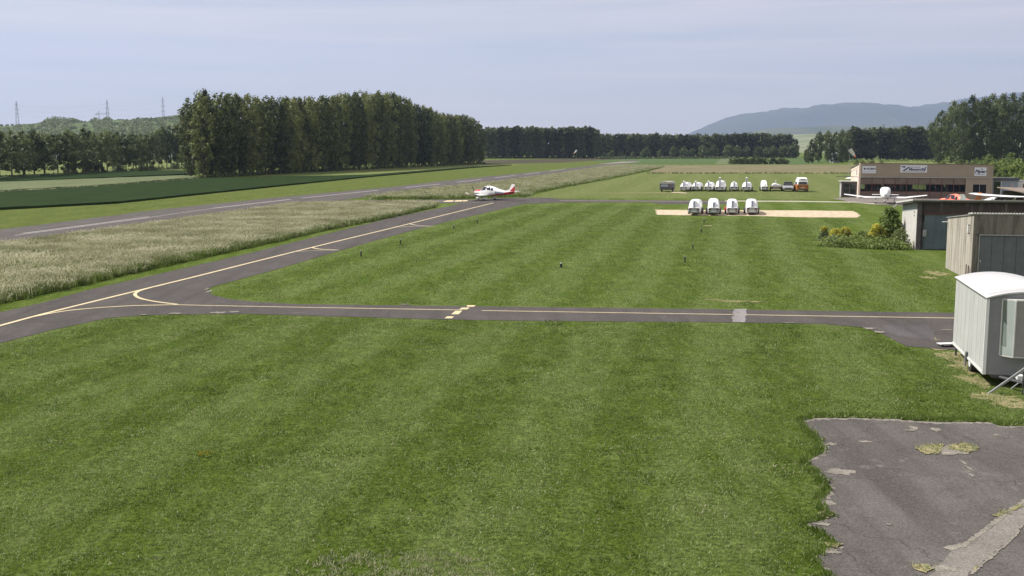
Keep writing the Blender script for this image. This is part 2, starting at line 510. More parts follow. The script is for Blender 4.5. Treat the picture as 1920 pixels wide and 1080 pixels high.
class MB:
    def __init__(s):
        s.v, s.f = [], []
    def quad(s, *p):
        n = len(s.v)
        s.v += [Vector(q) for q in p]
        s.f.append(tuple(range(n, n + len(p))))
        return s
    def box(s, x0, x1, y0, y1, z0, z1):
        n = len(s.v)
        s.v += [Vector(p) for p in ((x0, y0, z0), (x1, y0, z0), (x1, y1, z0), (x0, y1, z0), (x0, y0, z1), (x1, y0, z1), (x1, y1, z1), (x0, y1, z1))]
        s.f += [tuple(n + i for i in q) for q in ((0, 3, 2, 1), (4, 5, 6, 7), (0, 1, 5, 4), (1, 2, 6, 5), (2, 3, 7, 6), (3, 0, 4, 7))]
        return s
    def cyl(s, p0, p1, r0, r1=None, n=10, caps=True):
        r1 = r0 if r1 is None else r1
        p0, p1 = Vector(p0), Vector(p1)
        d = (p1 - p0).normalized()
        a = d.orthogonal().normalized()
        b = d.cross(a)
        k = len(s.v)
        for p, r in ((p0, r0), (p1, r1)):
            for i in range(n):
                t = 2 * math.pi * i / n
                s.v.append(p + (a * math.cos(t) + b * math.sin(t)) * r)
        for i in range(n):
            j = (i + 1) % n
            s.f.append((k + i, k + j, k + n + j, k + n + i))
        if caps:
            s.f.append(tuple(k + i for i in reversed(range(n))))
            s.f.append(tuple(k + n + i for i in range(n)))
        return s
    def loft(s, rings, caps=True, closed=True):
        k = len(s.v)
        n = len(rings[0])
        for r in rings:
            s.v += [Vector(p) for p in r]
        for a in range(len(rings) - 1):
            for i in range(n if closed else n - 1):
                j = (i + 1) % n
                s.f.append((k + a * n + i, k + a * n + j, k + (a + 1) * n + j, k + (a + 1) * n + i))
        if caps:
            s.f.append(tuple(k + i for i in reversed(range(n))))
            s.f.append(tuple(k + (len(rings) - 1) * n + i for i in range(n)))
        return s
    def prism(s, poly, y0, y1):
        """poly in x,z extruded along y"""
        return s.loft([[(x, y0, z) for x, z in poly], [(x, y1, z) for x, z in poly]])
    def build(s, name, mat, parent=None, smooth=False, bevel=0.0):
        o = link_mesh(name, s.v, s.f, mat, parent, smooth)
        if bevel:
            b = o.modifiers.new('bevel', 'BEVEL')
            b.width = bevel
            b.segments = 2
            b.limit_method = 'ANGLE'
        if smooth:
            o.data.polygons.foreach_set('use_smooth', [len(p.vertices) <= 4 for p in o.data.polygons])
        return o

def tag(o, label=None, cat=None, group=None, kind=None):
    if label: o['label'] = label
    if cat: o['category'] = cat
    if group: o['group'] = group
    if kind: o['kind'] = kind
    return o

def thing(name, label, cat, loc=(0, 0, 0), rz=0.0, group=None):
    o = bpy.data.objects.new(name, None)
    o.empty_display_size = 0.3
    C.objects.link(o)
    o.location = loc
    o.rotation_euler = (0, 0, rz)
    return tag(o, label, cat, group)

def copy_tree(o, parent=None):
    c = o.copy()
    C.objects.link(c)
    c.parent = parent
    for ch in list(o.children):
        copy_tree(ch, c)
    return c

rng = random.Random(7)

def densify(pts, step, jit, seed=0, closed=True):
    r = random.Random(seed)
    out = []
    n = len(pts)
    for i in range(n if closed else n - 1):
        a, b = pts[i], pts[(i + 1) % n]
        L = (b - a).length
        k = max(1, min(400, int(L / step)))
        nn = Vector((-(b - a).y, (b - a).x, 0)).normalized() if L > 1e-6 else Vector((0, 0, 0))
        for q in range(k):
            p = a.lerp(b, q / k)
            j = jit * (r.random() - 0.5) * 2
            out.append(p + nn * j)
    return out

def sheet(name, px, z, mat, step=1.0, jit=0.0, seed=1, ground=None, kind='structure', parent=None):
    pts = ground if ground is not None else [gp(x, y) for x, y in px]
    pts = densify(pts, step, jit, seed) if jit else pts
    vs = [Vector((p.x, p.y, z)) for p in pts]
    ar = sum(a.x * b.y - b.x * a.y for a, b in zip(vs, vs[1:] + vs[:1]))
    if ar < 0:
        vs.reverse()
    o = link_mesh(name, vs, [tuple(range(len(vs)))], mat, parent)
    if kind and parent is None:
        o['kind'] = kind
    return o

def slab(name, px, z, mat, step=1.2, jit=0.15, seed=1):
    """a standing crop: top face with a hem down to the ground"""
    pts = densify([gp(x, y) for x, y in px], step, jit, seed)
    ar = sum(a.x * b.y - b.x * a.y for a, b in zip(pts, pts[1:] + pts[:1]))
    if ar < 0:
        pts.reverse()
    r = random.Random(seed)
    top = [Vector((p.x, p.y, z * (0.85 + 0.3 * r.random()))) for p in pts]
    bot = [Vector((p.x, p.y, 0.0)) for p in pts]
    n = len(pts)
    faces = [tuple(range(n))] + [(n + i, n + (i + 1) % n, (i + 1) % n, i) for i in range(n)]
    o = link_mesh(name, top + bot, faces, mat)
    o['kind'] = 'structure'
    return o

def ribbon(name, px, w, z, mat, parent=None, smooth_n=8):
    """a painted line of width w metres along points of the survey"""
    P = [gp(x, y) for x, y in px]
    pts = []
    n = len(P)
    for i in range(n - 1):       # Catmull-Rom
        p0, p1, p2, p3 = P[max(0, i - 1)], P[i], P[i + 1], P[min(n - 1, i + 2)]
        for k in range(smooth_n):
            t = k / smooth_n
            pts.append(0.5 * ((2 * p1) + (p2 - p0) * t + (2 * p0 - 5 * p1 + 4 * p2 - p3) * t * t + (3 * p1 - p0 - 3 * p2 + p3) * t ** 3) if n > 2 else p1.lerp(p2, t))
    pts.append(P[-1])
    vs, fs = [], []
    for i, p in enumerate(pts):
        d = (pts[min(len(pts) - 1, i + 1)] - pts[max(0, i - 1)])
        d.z = 0
        nn = Vector((-d.y, d.x, 0)).normalized() * w / 2
        vs += [Vector((p.x + nn.x, p.y + nn.y, z)), Vector((p.x - nn.x, p.y - nn.y, z))]
    for i in range(len(pts) - 1):
        fs.append((2 * i, 2 * i + 1, 2 * i + 3, 2 * i + 2))
    return link_mesh(name, vs, fs, mat, parent)

# ------------------------------------------------------------------ the ground and its fields
g = link_mesh('ground', [(-8800, -200, 0), (8800, -200, 0), (8800, 14300, 0), (-8800, 14300, 0)], [(0, 1, 2, 3)], M['lawn'])
g['kind'] = 'structure'

# lighter airfield grass left of the runway and the fields beyond
sheet('grass_field', [(-700, 470), (0, 431), (500, 373), (860, 337), (1160, 303), (1300, 299), (1500, 296), (1500, 292), (900, 292), (-700, 300)], 0.006, M['verge'])
sheet('far_lawn', [(985, 371), (1050, 353), (1240, 318), (1262, 311), (2300, 311), (2600, 345), (2200, 372), (1700, 376), (1300, 372), (1050, 371)], 0.006, M['field'], 3, 0.3)
sheet('fallow_field', [(1233, 310), (1400, 309), (1600, 309), (2300, 309), (2300, 325), (1600, 325), (1215, 325)], 0.012, M['fallow'], 3, 0.4)
sheet('green_field', [(1190, 308), (1370, 308), (1366, 297.2), (1040, 297.4)], 0.012, M['farcrop'], 6, 0.5)
sheet('blue_green_field', [(1340, 308), (1378, 308), (1376, 297.2), (1352, 297.2)], 0.02, M['palecrop'], 6, 0.5)
sheet('stubble_field', [(1376, 308.7), (1500, 308.7), (1620, 301), (1760, 299.5), (1740, 295.5), (1376, 297.2)], 0.012, M['farcrop'], 6, 0.5)
sheet('bank_meadow', [(1590, 308), (1620, 297.5), (1760, 299.5), (1930, 306), (2400, 306), (2400, 345), (1900, 337), (1858, 330), (1600, 311)], 0.02, M['bright'], 6, 0.5)
sheet('ploughed_field', [(905, 308.2), (1050, 305.2), (1150, 299), (1205, 297.4), (1100, 297.2), (1000, 298.8), (905, 301)], 0.02, M['plough'], 6, 0.4)
sheet('distant_meadow', [(-300, 336), (0, 334), (380, 318), (380, 300), (-300, 300)], 0.02, M['bright'], 6, 0.5)
sheet('wood_edge_meadow', [(430, 334), (700, 329), (885, 314), (990, 309), (905, 307), (700, 316), (560, 324)], 0.02, M['bright'], 4, 0.4)
slab('dark_hedge_crop', [(-300, 352), (0, 344), (180, 337), (365, 328), (380, 322), (200, 325), (0, 332), (-300, 343)], 0.45, M['crop'], 3)
slab('pale_crop', [(-300, 379), (0, 361), (181, 350.5), (376, 334.5), (345, 331), (181, 337.5), (0, 344.5), (-300, 353)], 0.35, M['palecrop'], 2.0, 0.3)
slab('crop_field', [(-300, 378), (0, 362.5), (181, 352), (376, 336), (450, 334.3), (600, 331.3), (691, 329.5), (885, 313.5), (960, 310), (880, 315.5), (691, 332.5), (560, 346), (417, 361), (220, 382), (0, 394), (-300, 412)], 0.28, M['crop'], 1.5, 0.12)

# runway
rw = sheet('runway', [(-400, 480), (-150, 452), (0, 431), (150, 412.5), (305, 392.5), (500, 372.5), (740, 350), (840, 338.5), (940, 328.5), (1040, 319), (1160, 304), (1190, 300.5), (1200, 303),
                 (1150, 309.5), (1040, 326), (940, 341), (840, 351), (693, 369), (500, 393), (300, 422), (130, 447), (0, 465), (-150, 487), (-400, 525)], 0.03, M['runway'], 2.0, 0.12)
def rline(p, q, w, mat='whitepaint', par=rw, z=0.036, name='centre_line'):
    return ribbon(name, [p, q], w, z, M[mat], par, 1)
rline((42, 438.3), (280, 407), 0.28)
rline((28, 442), (280, 408.6), 0.2)
rline((280, 408.2), (400, 391), 0.16)
rline((400, 391), (545, 374), 0.42)
rline((566, 372), (709, 357), 0.42)
rline((761, 352), (824, 345.5), 0.5)
rline((856, 342), (903, 336.5), 0.5)
rline((928, 333.5), (966, 329), 0.5)
rline((984, 327), (1012, 323.4), 0.5)
rline((1030, 321), (1060, 317), 0.5)
sheet('runway_end_apron', [(1118, 308.5), (1180, 305.5), (1205, 303), (1165, 303)], 0.05, M['rim'], 5, 0.3)

# taxiway: diagonal arm, cross arm, junction
tw = sheet('taxiway', [(-400, 690), (-200, 635), (0, 586), (72, 570), (167, 543.5), (333, 506), (480, 472), (730, 409.5), (855, 384), (876, 377.5), (900, 373), (940, 371.4), (985, 370.8), (1030, 371), (1052, 373.6), (1225, 375.6),
                   (1370, 376), (1370, 383), (1240, 383), (1215, 379.3), (1040, 380), (980, 383), (855, 412), (779, 431), (699, 452.5), (500, 510.5), (430, 529), (400, 537), (388.5, 545), (398, 553), (430, 561), (480, 566.5), (560, 570.5), (700, 572.5), (850, 574), (1100, 577), (1375, 580.5),
                   (1560, 583.5), (1800, 587), (2200, 592), (2700, 600), (2700, 690), (2200, 670), (1900, 662), (1770, 655.5), (1700, 650), (1655, 628), (1622, 615), (1550, 608), (1375, 605), (1000, 602), (850, 600), (620, 593.5), (470, 589), (330, 590), (262, 592), (200, 597), (97, 619), (0, 644), (-200, 705), (-400, 780)], 0.012, M['asphalt'], 0.35, 0.035, seed=5)
sheet('connector_road', [(545, 374.5), (600, 376.4), (700, 375.2), (875, 374.2), (905, 374), (900, 381), (860, 381), (640, 380.8), (566, 379.5), (520, 378.5)], 0.02, M['runway'], 1.0, 0.05)
YL = dict(w=0.13, z=0.017, mat=M['yellow'], parent=tw)
ribbon('centre_line', [(-300, 695), (-120, 643), (0, 611), (78, 590), (170, 567), (262, 544.5), (370, 518), (480, 490.3), (610, 458), (730, 429), (830, 404), (905, 385.5), (926, 380.5)], 0.2, 0.017, M['yellow'], tw)
ribbon('curve_line', [(60, 595), (120, 584), (180, 578), (245, 574), (300, 572.6), (333, 572)], 0.15, 0.021, M['yellow'], tw)
ribbon('curve_line', [(290, 538), (268, 544), (256, 549), (253.5, 554), (263, 560), (290, 566), (333, 571.5)], 0.17, 0.025, M['yellow'], tw)
ribbon('centre_line', [(333, 572), (500, 575.5), (850, 581.6), (866, 582)], 0.11, 0.017, M['yellow'], tw)
ribbon('centre_line', [(903, 582.8), (1100, 586), (1374, 590.3)], 0.11, 0.017, M['yellow'], tw)
ribbon('centre_line', [(1400, 590.7), (1560, 593.4), (1790, 597), (2300, 606)], 0.11, 0.017, M['yellow'], tw)
ribbon('curve_line', [(584, 464.3), (600, 467.5), (636, 469.4)], 0.2, 0.021, M['yellow'], tw)
ribbon('curve_line', [(552, 472.5), (590, 470.5), (636, 469.4)], 0.16, 0.025, M['yellowfaint'], tw)
ribbon('curve_line', [(768, 420), (784, 423), (814, 424.5)], 0.25, 0.021, M['yellowfaint'], tw)
ribbon('curve_line', [(745, 426.3), (780, 425), (814, 424.5)], 0.25, 0.025, M['yellowfaint'], tw)
ribbon('centre_line', [(1050, 376.6), (1225, 377.6), (1360, 378.2)], 0.5, 0.03, M['yellowfaint'], tw)
sheet('access_track', [(1360, 376.2), (1500, 377), (1600, 378.5), (1640, 380), (1640, 383), (1590, 380), (1500, 378.8), (1360, 378)], 0.02, M['track'], 1.0, 0.06)
sheet('gravel_track', [(1100, 362.2), (1240, 360.9), (1300, 361.5), (1240, 362.2), (1100, 362.8)], 0.02, M['dirt'], 1.0, 0.2)
ribbon('curve_line', [(546, 375), (560, 377.5), (590, 378.6), (690, 377.6), (870, 377)], 0.35, 0.026, M['yellowfaint'], tw)
for q in ([(876, 573), (892, 573), (889, 575.8), (875, 575.8)], [(866, 577.5), (881, 577.5), (875.6, 581), (860.6, 581)],
          [(854, 583.5), (866.5, 583.5), (860, 590), (846, 590)], [(838, 594), (851, 594), (847.5, 597.7), (833.7, 597.7)]):
    sheet('hold_marking', q, 0.02, M['yellow'], parent=tw)
for q in ([(838, 376.2), (852, 376), (848, 378.6), (830, 378.8)], [(855, 376), (868, 375.8), (866, 378.2), (851, 378.5)], [(868, 375.8), (878, 375.6), (876, 377.6), (868, 378)]):
    sheet('hold_marking', q, 0.035, M['yellow'], parent=tw)
sheet('repair_patch', [(1376, 580), (1399, 580), (1400, 590), (1396, 605.5), (1374, 605), (1373, 600), (1374, 590)], 0.022, M['newer'], 0.3, 0.04, parent=tw)
ribbon('centre_line', [(1373, 590.3), (1400, 590.7)], 0.08, 0.028, M['yellowfaint'], tw, 2)
sheet('dark_patch', [(1655, 611), (1740, 611), (1752, 625), (1752, 640), (1700, 632), (1668, 626)], 0.016, asphalt_mat('dark repair asphalt', (0.07, 0.066, 0.07), (0.10, 0.095, 0.1), 0.1), 0.3, 0.05, parent=tw)

# pale dusty rims where the asphalt breaks up against the turf
def patches(name, mat, spots, z, seed):
    r = random.Random(seed)
    vs, fs = [], []
    for (x, y, rx, ry) in spots:
        c = gp(x, y)
        a = abs(gp(x + rx, y).x - c.x)
        b = abs(gp(x, y + ry).y - c.y)
        k = len(vs)
        n = 22
        for i in range(n):
            t = 2 * math.pi * i / n
            q = 0.5 + 0.65 * r.random()
            vs.append((c.x + a * q * math.cos(t), c.y + b * q * math.sin(t), z + 0.0015 * (len(fs) % 5)))
        fs.append(tuple(range(k, k + n)))
    o = link_mesh(name, vs, fs, mat)
    o['kind'] = 'structure'
    return o
patches('edge_dust', M['rim'], [(410, 587, 18, 2), (330, 589, 14, 1.6), (440, 586, 12, 1.4), (1630, 617, 14, 2), (1650, 624, 12, 2), (392, 547, 5, 3), (388, 543, 4, 2), (270, 591, 8, 1.0), (1776, 620, 12, 1.2),
                                  (760, 571.8, 12, 0.8), (1480, 606.5, 14, 0.8)], 0.03, 3)
patches('trodden_grass', M['dirt'], [(1755, 652, 28, 5), (1700, 637, 26, 4), (1745, 635, 16, 4), (1790, 668, 30, 12), (1815, 690, 34, 16), (1830, 715, 34, 14), (1868, 746, 46, 10), (1800, 680, 16, 7), (1760, 513, 26, 5), (1740, 521, 16, 3), (1375, 565, 32, 2.2), (1340, 562, 22, 1.6), (1420, 566, 24, 1.4),
                                      (1905, 760, 46, 7)], 0.01, 4)

# old asphalt pad in the corner
pad_px = [(1503, 791), (1530, 786), (1600, 785.5), (1680, 788.5), (1740, 793), (1800, 793.5), (1850, 793), (1880, 801), (1920, 800), (2000, 803), (2300, 812), (2500, 1200), (1575, 1200), (1563, 1080), (1545, 1062), (1527, 1045), (1545, 1034), (1580, 1024),
          (1560, 1012), (1530, 1000), (1513, 983), (1540, 978), (1566, 970), (1548, 957), (1538, 943), (1560, 925), (1560, 917), (1548, 898), (1534, 885), (1522, 875), (1514, 866), (1530, 857), (1547, 849), (1547, 838), (1541, 826), (1520, 808)]
sheet('asphalt_rim', [(x - (5 if x < 1570 else 0), y - 2.2) for x, y in pad_px], 0.006, M['rim'], 0.08, 0.10, seed=8)
pad = sheet('asphalt_pad', [(x + (4 if x < 1570 else 0), y + 1.2) for x, y in pad_px], 0.012, M['pad'], 0.07, 0.075, seed=9)
sheet('concrete_strip', [(1742, 1084), (1770, 1052), (1783, 1036), (1769, 1028), (1808, 1023), (1835, 1003), (1874, 973), (1920, 941), (2060, 850), (2150, 850), (1920, 985), (1896, 1011), (1860, 1040), (1818, 1075), (1800, 1100), (1780, 1200), (1600, 1200)], 0.018, M['concrete'], 0.12, 0.02, seed=2)
for seed_, pts_ in ((31, [(1765, 1028), (1808, 1019), (1835, 999), (1874, 969), (1920, 937), (2060, 846), (2060, 853), (1920, 944), (1878, 976), (1838, 1007), (1812, 1027), (1786, 1034)]),
                    (32, [(1815, 1078), (1858, 1042), (1896, 1009), (1920, 983), (1920, 988), (1898, 1015), (1862, 1046), (1822, 1080)])):
    sheet('crumbled_joint', pts_, 0.023, M['rim'], 0.06, 0.02, seed=seed_)
patches('worn_spots', M['rim'], [(1575, 885.5, 30, 7), (1620, 829, 14, 2), (1755, 807, 14, 4), (1712, 803, 9, 4), (1708, 808, 16, 2), (1870, 817, 9, 2), (1560, 834, 10, 3), (1780, 845, 55, 9), (1822, 893, 5, 4), (1817, 880, 4, 8), (1806, 868, 3, 6), (1770, 1067, 36, 7), (1560, 1035, 16, 6), (1545, 985, 14, 5), (1667, 985, 8, 1.5), (1555, 945, 12, 6)], 0.02, 6)

# sandy strip under the front trailers
sheet('gravel_strip', [(1228, 393.5), (1300, 394), (1420, 394.5), (1520, 395), (1600, 396), (1612, 404), (1608, 408.2), (1500, 407.6), (1430, 405.5), (1380, 405), (1290, 404), (1232, 403)], 0.02, M['sand'], 0.5, 0.15, seed=3)
patches('bare_ground', M['sand'], [(1268, 361, 12, 1.3), (1282, 362, 8, 1.0), (1328, 424, 10, 0.6)], 0.03, 9)
sheet('apron', [(1560, 372), (1620, 369), (2100, 369), (2100, 388), (1700, 386), (1640, 384), (1600, 380)], 0.016, M['concrete'], 0.8, 0.1)

# ------------------------------------------------------------------ distant land
def ridge(name, pts, D0, D1, mat, rough=0.0, seed=1, nx=160, ny=14, back=1.0):
    """pts: (px, py) outline of the crest standing at distance D1; slopes up from D0"""
    r = np.random.RandomState(seed)
    xs = np.linspace(pts[0][0], pts[-1][0], nx)
    ph = r.rand(40) * 6.28
    vs, fs = [], []
    for j in range(ny + 4):
        t = min(1.0, j / ny)
        Y = D0 + (D1 - D0) * t if j <= ny else D1 + (j - ny) * (D1 - D0) * 0.3
        k = t * t * (3 - 2 * t) if j <= ny else 1.0 - (j - ny) / 4 * back
        for i, x in enumerate(xs):
            zc = max(0.0, zt(prof(pts, x), D1) - 0)
            edge = min(1.0, (x - pts[0][0]) / 60 if pts[0][1] > HZ - 8 else 1.0)
            n = sum(math.sin(i * 0.11 * (q + 1) + j * 0.35 * (q % 5 + 1) + ph[q]) / (q + 1.5) for q in range(14)) * rough
            z = zc * k + (n * zc * k * (1 - k * 0.55))
            vs.append((gx(x, D1) * (Y / D1 * 0.35 + 0.65), Y, max(-0.5, z if j else -0.5)))
    for j in range(ny + 3):
        for i in range(nx - 1):
            a = j * nx + i
            fs.append((a, a + 1, a + nx + 1, a + nx))
    o = link_mesh(name, vs, fs, mat, smooth=True)
    o['kind'] = 'structure'
    return o

mm = ground_mat('mountain forest', (0.018, 0.03, 0.02), (0.06, 0.08, 0.045), 0.0011)
ridge('mountains', [(1288, 276), (1296, 247), (1330, 231), (1380, 215), (1420, 210), (1452, 207), (1472, 206), (1488, 209), (1520, 201), (1560, 195), (1585, 192), (1600, 190), (1615, 191), (1640, 195.5), (1660, 196.5), (1690, 200.5), (1720, 200.5), (1750, 199.5), (1775, 194), (1800, 188), (1830, 182), (1870, 175), (1900, 174), (2000, 172), (2200, 180), (2500, 190)], 8200, 11800, mm, 0.10, 3, 260, 18)
fm = ground_mat('far slopes', (0.035, 0.055, 0.03), (0.12, 0.13, 0.07), 0.004)
ridge('hills', [(1300, 274), (1390, 250), (1430, 242), (1480, 240), (1530, 238), (1600, 237), (1700, 237), (1760, 234), (1900, 232), (2400, 228)], 4300, 6500, fm, 0.08, 8, 200, 12)
vm = ground_mat('valley fields', (0.08, 0.11, 0.05), (0.30, 0.30, 0.19), 0.006, stretch=(0.35, 1.6, 1))
ridge('valley_floor', [(1250, 275), (1400, 262), (1480, 253), (1560, 250), (1750, 247), (2000, 245), (2400, 244)], 1300, 3300, vm, 0.03, 5, 120, 12)
hm = ground_mat('hillside fields', (0.05, 0.08, 0.03), (0.14, 0.17, 0.07), 0.01, stretch=(0.4, 1.5, 1))
LH = [(-500, 242), (-200, 240), (0, 237), (60, 236), (100, 232), (160, 231), (200, 229), (240, 226), (300, 224), (345, 223), (450, 225), (600, 238), (700, 252), (820, 266), (880, 275)]
ridge('hillside', LH, 900, 1700, hm, 0.03, 11, 160, 14, back=0.05)

# ------------------------------------------------------------------ foliage
def leaf_cloud(centers, radii, per, size, seed, squash=1.0):
    """numpy arrays of small leaf quads clustered round the centres"""
    r = np.random.RandomState(seed)
    c = np.repeat(np.asarray(centers, float), per, axis=0)
    rad = np.repeat(np.asarray(radii, float), per)[:, None]
    n = len(c)
    d = r.normal(size=(n, 3))
    d /= np.linalg.norm(d, axis=1)[:, None]
    off = d * (r.rand(n, 1) ** 0.45) * rad
    off[:, 2] *= squash
    p = c + off
    nrm = d * 0.9 + r.normal(size=(n, 3)) * 0.7 + np.array([0, 0, 0.35])
    nrm /= np.linalg.norm(nrm, axis=1)[:, None]
    a = np.cross(nrm, r.normal(size=(n, 3)))
    a /= np.linalg.norm(a, axis=1)[:, None]
    b = np.cross(nrm, a)
    s = size * (0.6 + 0.8 * r.rand(n, 1))
    a, b = a * s, b * s * (0.5 + 0.4 * r.rand(n, 1))
    v = np.stack([p - a, p - b * 0.9 + a * 0.1, p + a, p + b], axis=1).reshape(-1, 3)
    return v

def quads_mesh(name, v, mat):
    n = len(v) // 4
    me = bpy.data.meshes.new(name)
    me.vertices.add(len(v))
    me.vertices.foreach_set('co', v.astype(np.float32).ravel())
    me.loops.add(4 * n)
    me.loops.foreach_set('vertex_index', np.arange(4 * n, dtype=np.int32))
    me.polygons.add(n)
    me.polygons.foreach_set('loop_start', np.arange(0, 4 * n, 4, dtype=np.int32))
    me.polygons.foreach_set('loop_total', np.full(n, 4, dtype=np.int32))
    me.materials.append(mat)
    me.update(calc_edges=True)
    return me

SH = {
    'poplar': lambda t: (0.62 + 0.38 * t / 0.5) if t < 0.5 else max(0.0, 1 - ((t - 0.5) / 0.5) ** 2.2) ** 0.6,
    'column': lambda t: 1.0 * min(1, (t * 9) ** 0.5) * (1 - max(0, (t - 0.78) / 0.22) ** 2.2) ** 0.6,
    'broad': lambda t: max(0.0, 1 - (2 * t - 0.95) ** 2 * 1.05) ** 0.55,
    'dome': lambda t: max(0.0, 1 - t * t) ** 0.5,
}

def crown_arrays(seed, Ht, base, rad, shape, ncl, per, size, cr):
    r = np.random.RandomState(seed)
    cs, rs = [], []
    # uneven outline: a few lobes that push the envelope out or in
    lob = [(r.rand() * 6.28, r.rand(), 0.75 * (r.rand() - 0.5)) for _ in range(12)]
    while len(cs) < ncl:
        t = r.rand()
        ang = r.rand() * 6.28
        e = SH[shape](t)
        for la, lt, lv in lob:
            dd = (1 - math.cos(ang - la)) * 1.5 + ((t - lt) * 4) ** 2
            e *= 1 + lv * math.exp(-dd * 1.5)
        if r.rand() > max(e, 0.15) + 0.1:
            continue
        q = rad * e * (r.rand() ** 0.38)
        z = base + t * (Ht - base)
        cs.append((q * math.cos(ang), q * math.sin(ang), z))
        rs.append(cr * (0.55 + 0.8 * r.rand()))
    return leaf_cloud(cs, rs, per, size, seed + 99, 1.15)

def trunk_mesh(name, seed, Ht, base, rad, shape, r0, stems=1, limbs=9):
    r = random.Random(seed)
    m = MB()
    for s in range(stems):
        lean = Vector((r.uniform(-1, 1), r.uniform(-1, 1), 0)) * (0.02 if stems == 1 else 0.25 * rad / Ht)
        p = Vector((r.uniform(-1, 1) * 0.15 * (stems - 1), r.uniform(-1, 1) * 0.15 * (stems - 1), -0.1))
        q = r0
        nseg = 6
        for i in range(nseg):
            h = Ht * 0.9 / nseg
            p2 = p + Vector((lean.x * h + r.uniform(-.1, .1), lean.y * h + r.uniform(-.1, .1), h))
            q2 = r0 * (1 - 0.85 * (i + 1) / nseg)
            m.cyl(p, p2, q, q2, 7, caps=(i == 0))
            p, q = p2, q2
    for i in range(limbs):
        z = base * 0.85 + (Ht * 0.85 - base) * (i + r.random() * 0.6) / limbs
        t = max(0.02, (z - base) / (Ht - base))
        L = rad * (0.35 + 0.6 * SH[shape](min(0.98, t + 0.1)))
        a = r.random() * 6.28
        up = 1.3 if shape in ('poplar', 'column') else 0.5
        m.cyl((0, 0, z), (L * 0.7 * math.cos(a), L * 0.7 * math.sin(a), z + L * up * 0.8), r0 * 0.4 * (1 - t * 0.7), r0 * 0.1, 5, False)
    me = bpy.data.meshes.new(name)
    me.from_pydata([tuple(v) for v in m.v], [], m.f)
    me.materials.append(M['bark'])
    me.update()
    return me

PROTO = {}
def proto(key, seed, Ht, base, rad, shape, ncl, per, size, cr, mat, r0=0.2, stems=1):
    PROTO.setdefault(key, []).append((
        quads_mesh('crown', crown_arrays(seed, Ht, base, rad, shape, ncl, per, size, cr), mat),
        trunk_mesh('trunk', seed, Ht, base, rad, shape, r0, stems), Ht))

for s in range(6):   # 20 m poplars of the big wood
    proto('poplar', 10 + s, 20, [0.8, 1.4, 2.4, 0.6, 1.8, 1.0][s], 2.7 + 0.25 * (s % 3), 'poplar', 105, 34, 0.26, 0.85, M['poplar'], 0.2)
for s in range(4):   # 12 m trees of the left row
    proto('rowtree', 30 + s, 12, 2.1, 2.6 + 0.3 * (s % 2), 'poplar', 80, 30, 0.23, 0.66, M['darkleaf'], 0.18)
for s in range(4):
    proto('column', 40 + s, 20, 1.6, 1.9, 'column', 110, 26, 0.42, 0.85, M['darkleaf'], 0.25)
for s in range(4):
    proto('farwood', 50 + s, 17, 1.0, 2.7, 'poplar', 75, 22, 0.5, 1.1, M['darkleaf'], 0.25)
for s in range(4):
    proto('broad', 60 + s, 27, 1.0, 7.5, 'broad', 180, 44, 0.34, 1.6, M['darkleaf'], 0.5)
for s in range(3):
    proto('midbroad', 70 + s, 15, 0.5, 4.2, 'broad', 110, 30, 0.34, 1.0, M['darkleaf'], 0.3)
for s in range(3):
    proto('smalltree', 80 + s, 8, 0.3, 3.0, 'broad', 60, 24, 0.42, 0.9, M['lightleaf'], 0.15)
for s in range(3):
    proto('bush', 90 + s, 2.6, 0.0, 1.6, 'dome', 60, 30, 0.13, 0.4, M['bushleaf'], 0.06, 3)
for s in range(2):
    proto('darkbush', 95 + s, 2.6, 0.0, 1.8, 'dome', 60, 28, 0.15, 0.45, M['darkleaf'], 0.06, 3)

def plant(key, X, Y, Ht, label, cat, group=None, name='tree', r=rng, wide=1.0):
    cr, tr, H0 = PROTO[key][r.randrange(len(PROTO[key]))]
    o = thing(name, label, cat, (X, Y, 0), r.random() * 6.28, group)
    k = Ht / H0
    w = k * wide
    for nm, me in (('crown', cr), ('trunk', tr)):
        c = bpy.data.objects.new(nm, me)
        C.objects.link(c)
        c.parent = o
        c.scale = (w, w, k)
    return o

# the big poplar wood left of centre: rows run away from the camera
P1, P2 = gp(383, 333.5), gp(905, 306.8)
edge = (P2 - P1)
ed = edge.normalized()
left = Vector((-ed.y, ed.x, 0))
WT = [(330, 215), (345, 186), (362, 178), (380, 170), (402, 171), (440, 177), (520, 184), (600, 182), (640, 176), (690, 170), (735, 174), (765, 186), (800, 200), (830, 212), (860, 215), (885, 219), (906, 236), (930, 240)]
L_ = edge.length
def wood_row(off, step, lab, start=0.0, amp=0.05):
    s = start
    while s < L_:
        p = P1 + ed * s + left * (off + rng.uniform(-0.6, 0.6))
        px = 960 + p.x / (p.y * math.cos(TH)) * F
        h = zt(prof(WT, px), p.y) * (1 - amp * rng.random()) + (-0.3 if off > 7 else 0.0)
        plant('poplar', p.x, p.y, h, lab, 'tree', lab.split(' of the ')[0] + ' group' if False else 'poplars of the big wood', 'poplar_tree', wide=rng.uniform(0.82, 1.05) * 20 / h)
        s += step * rng.uniform(0.85, 1.15)
wood_row(0.5, 3.9, 'dark poplar in the tall dense wood left of centre')
wood_row(5.2, 4.6, 'dark poplar in the tall dense wood left of centre', 3.0)
wood_row(9.5, 8.5, 'dark poplar in the tall dense wood left of centre', 9.0, 0.05)

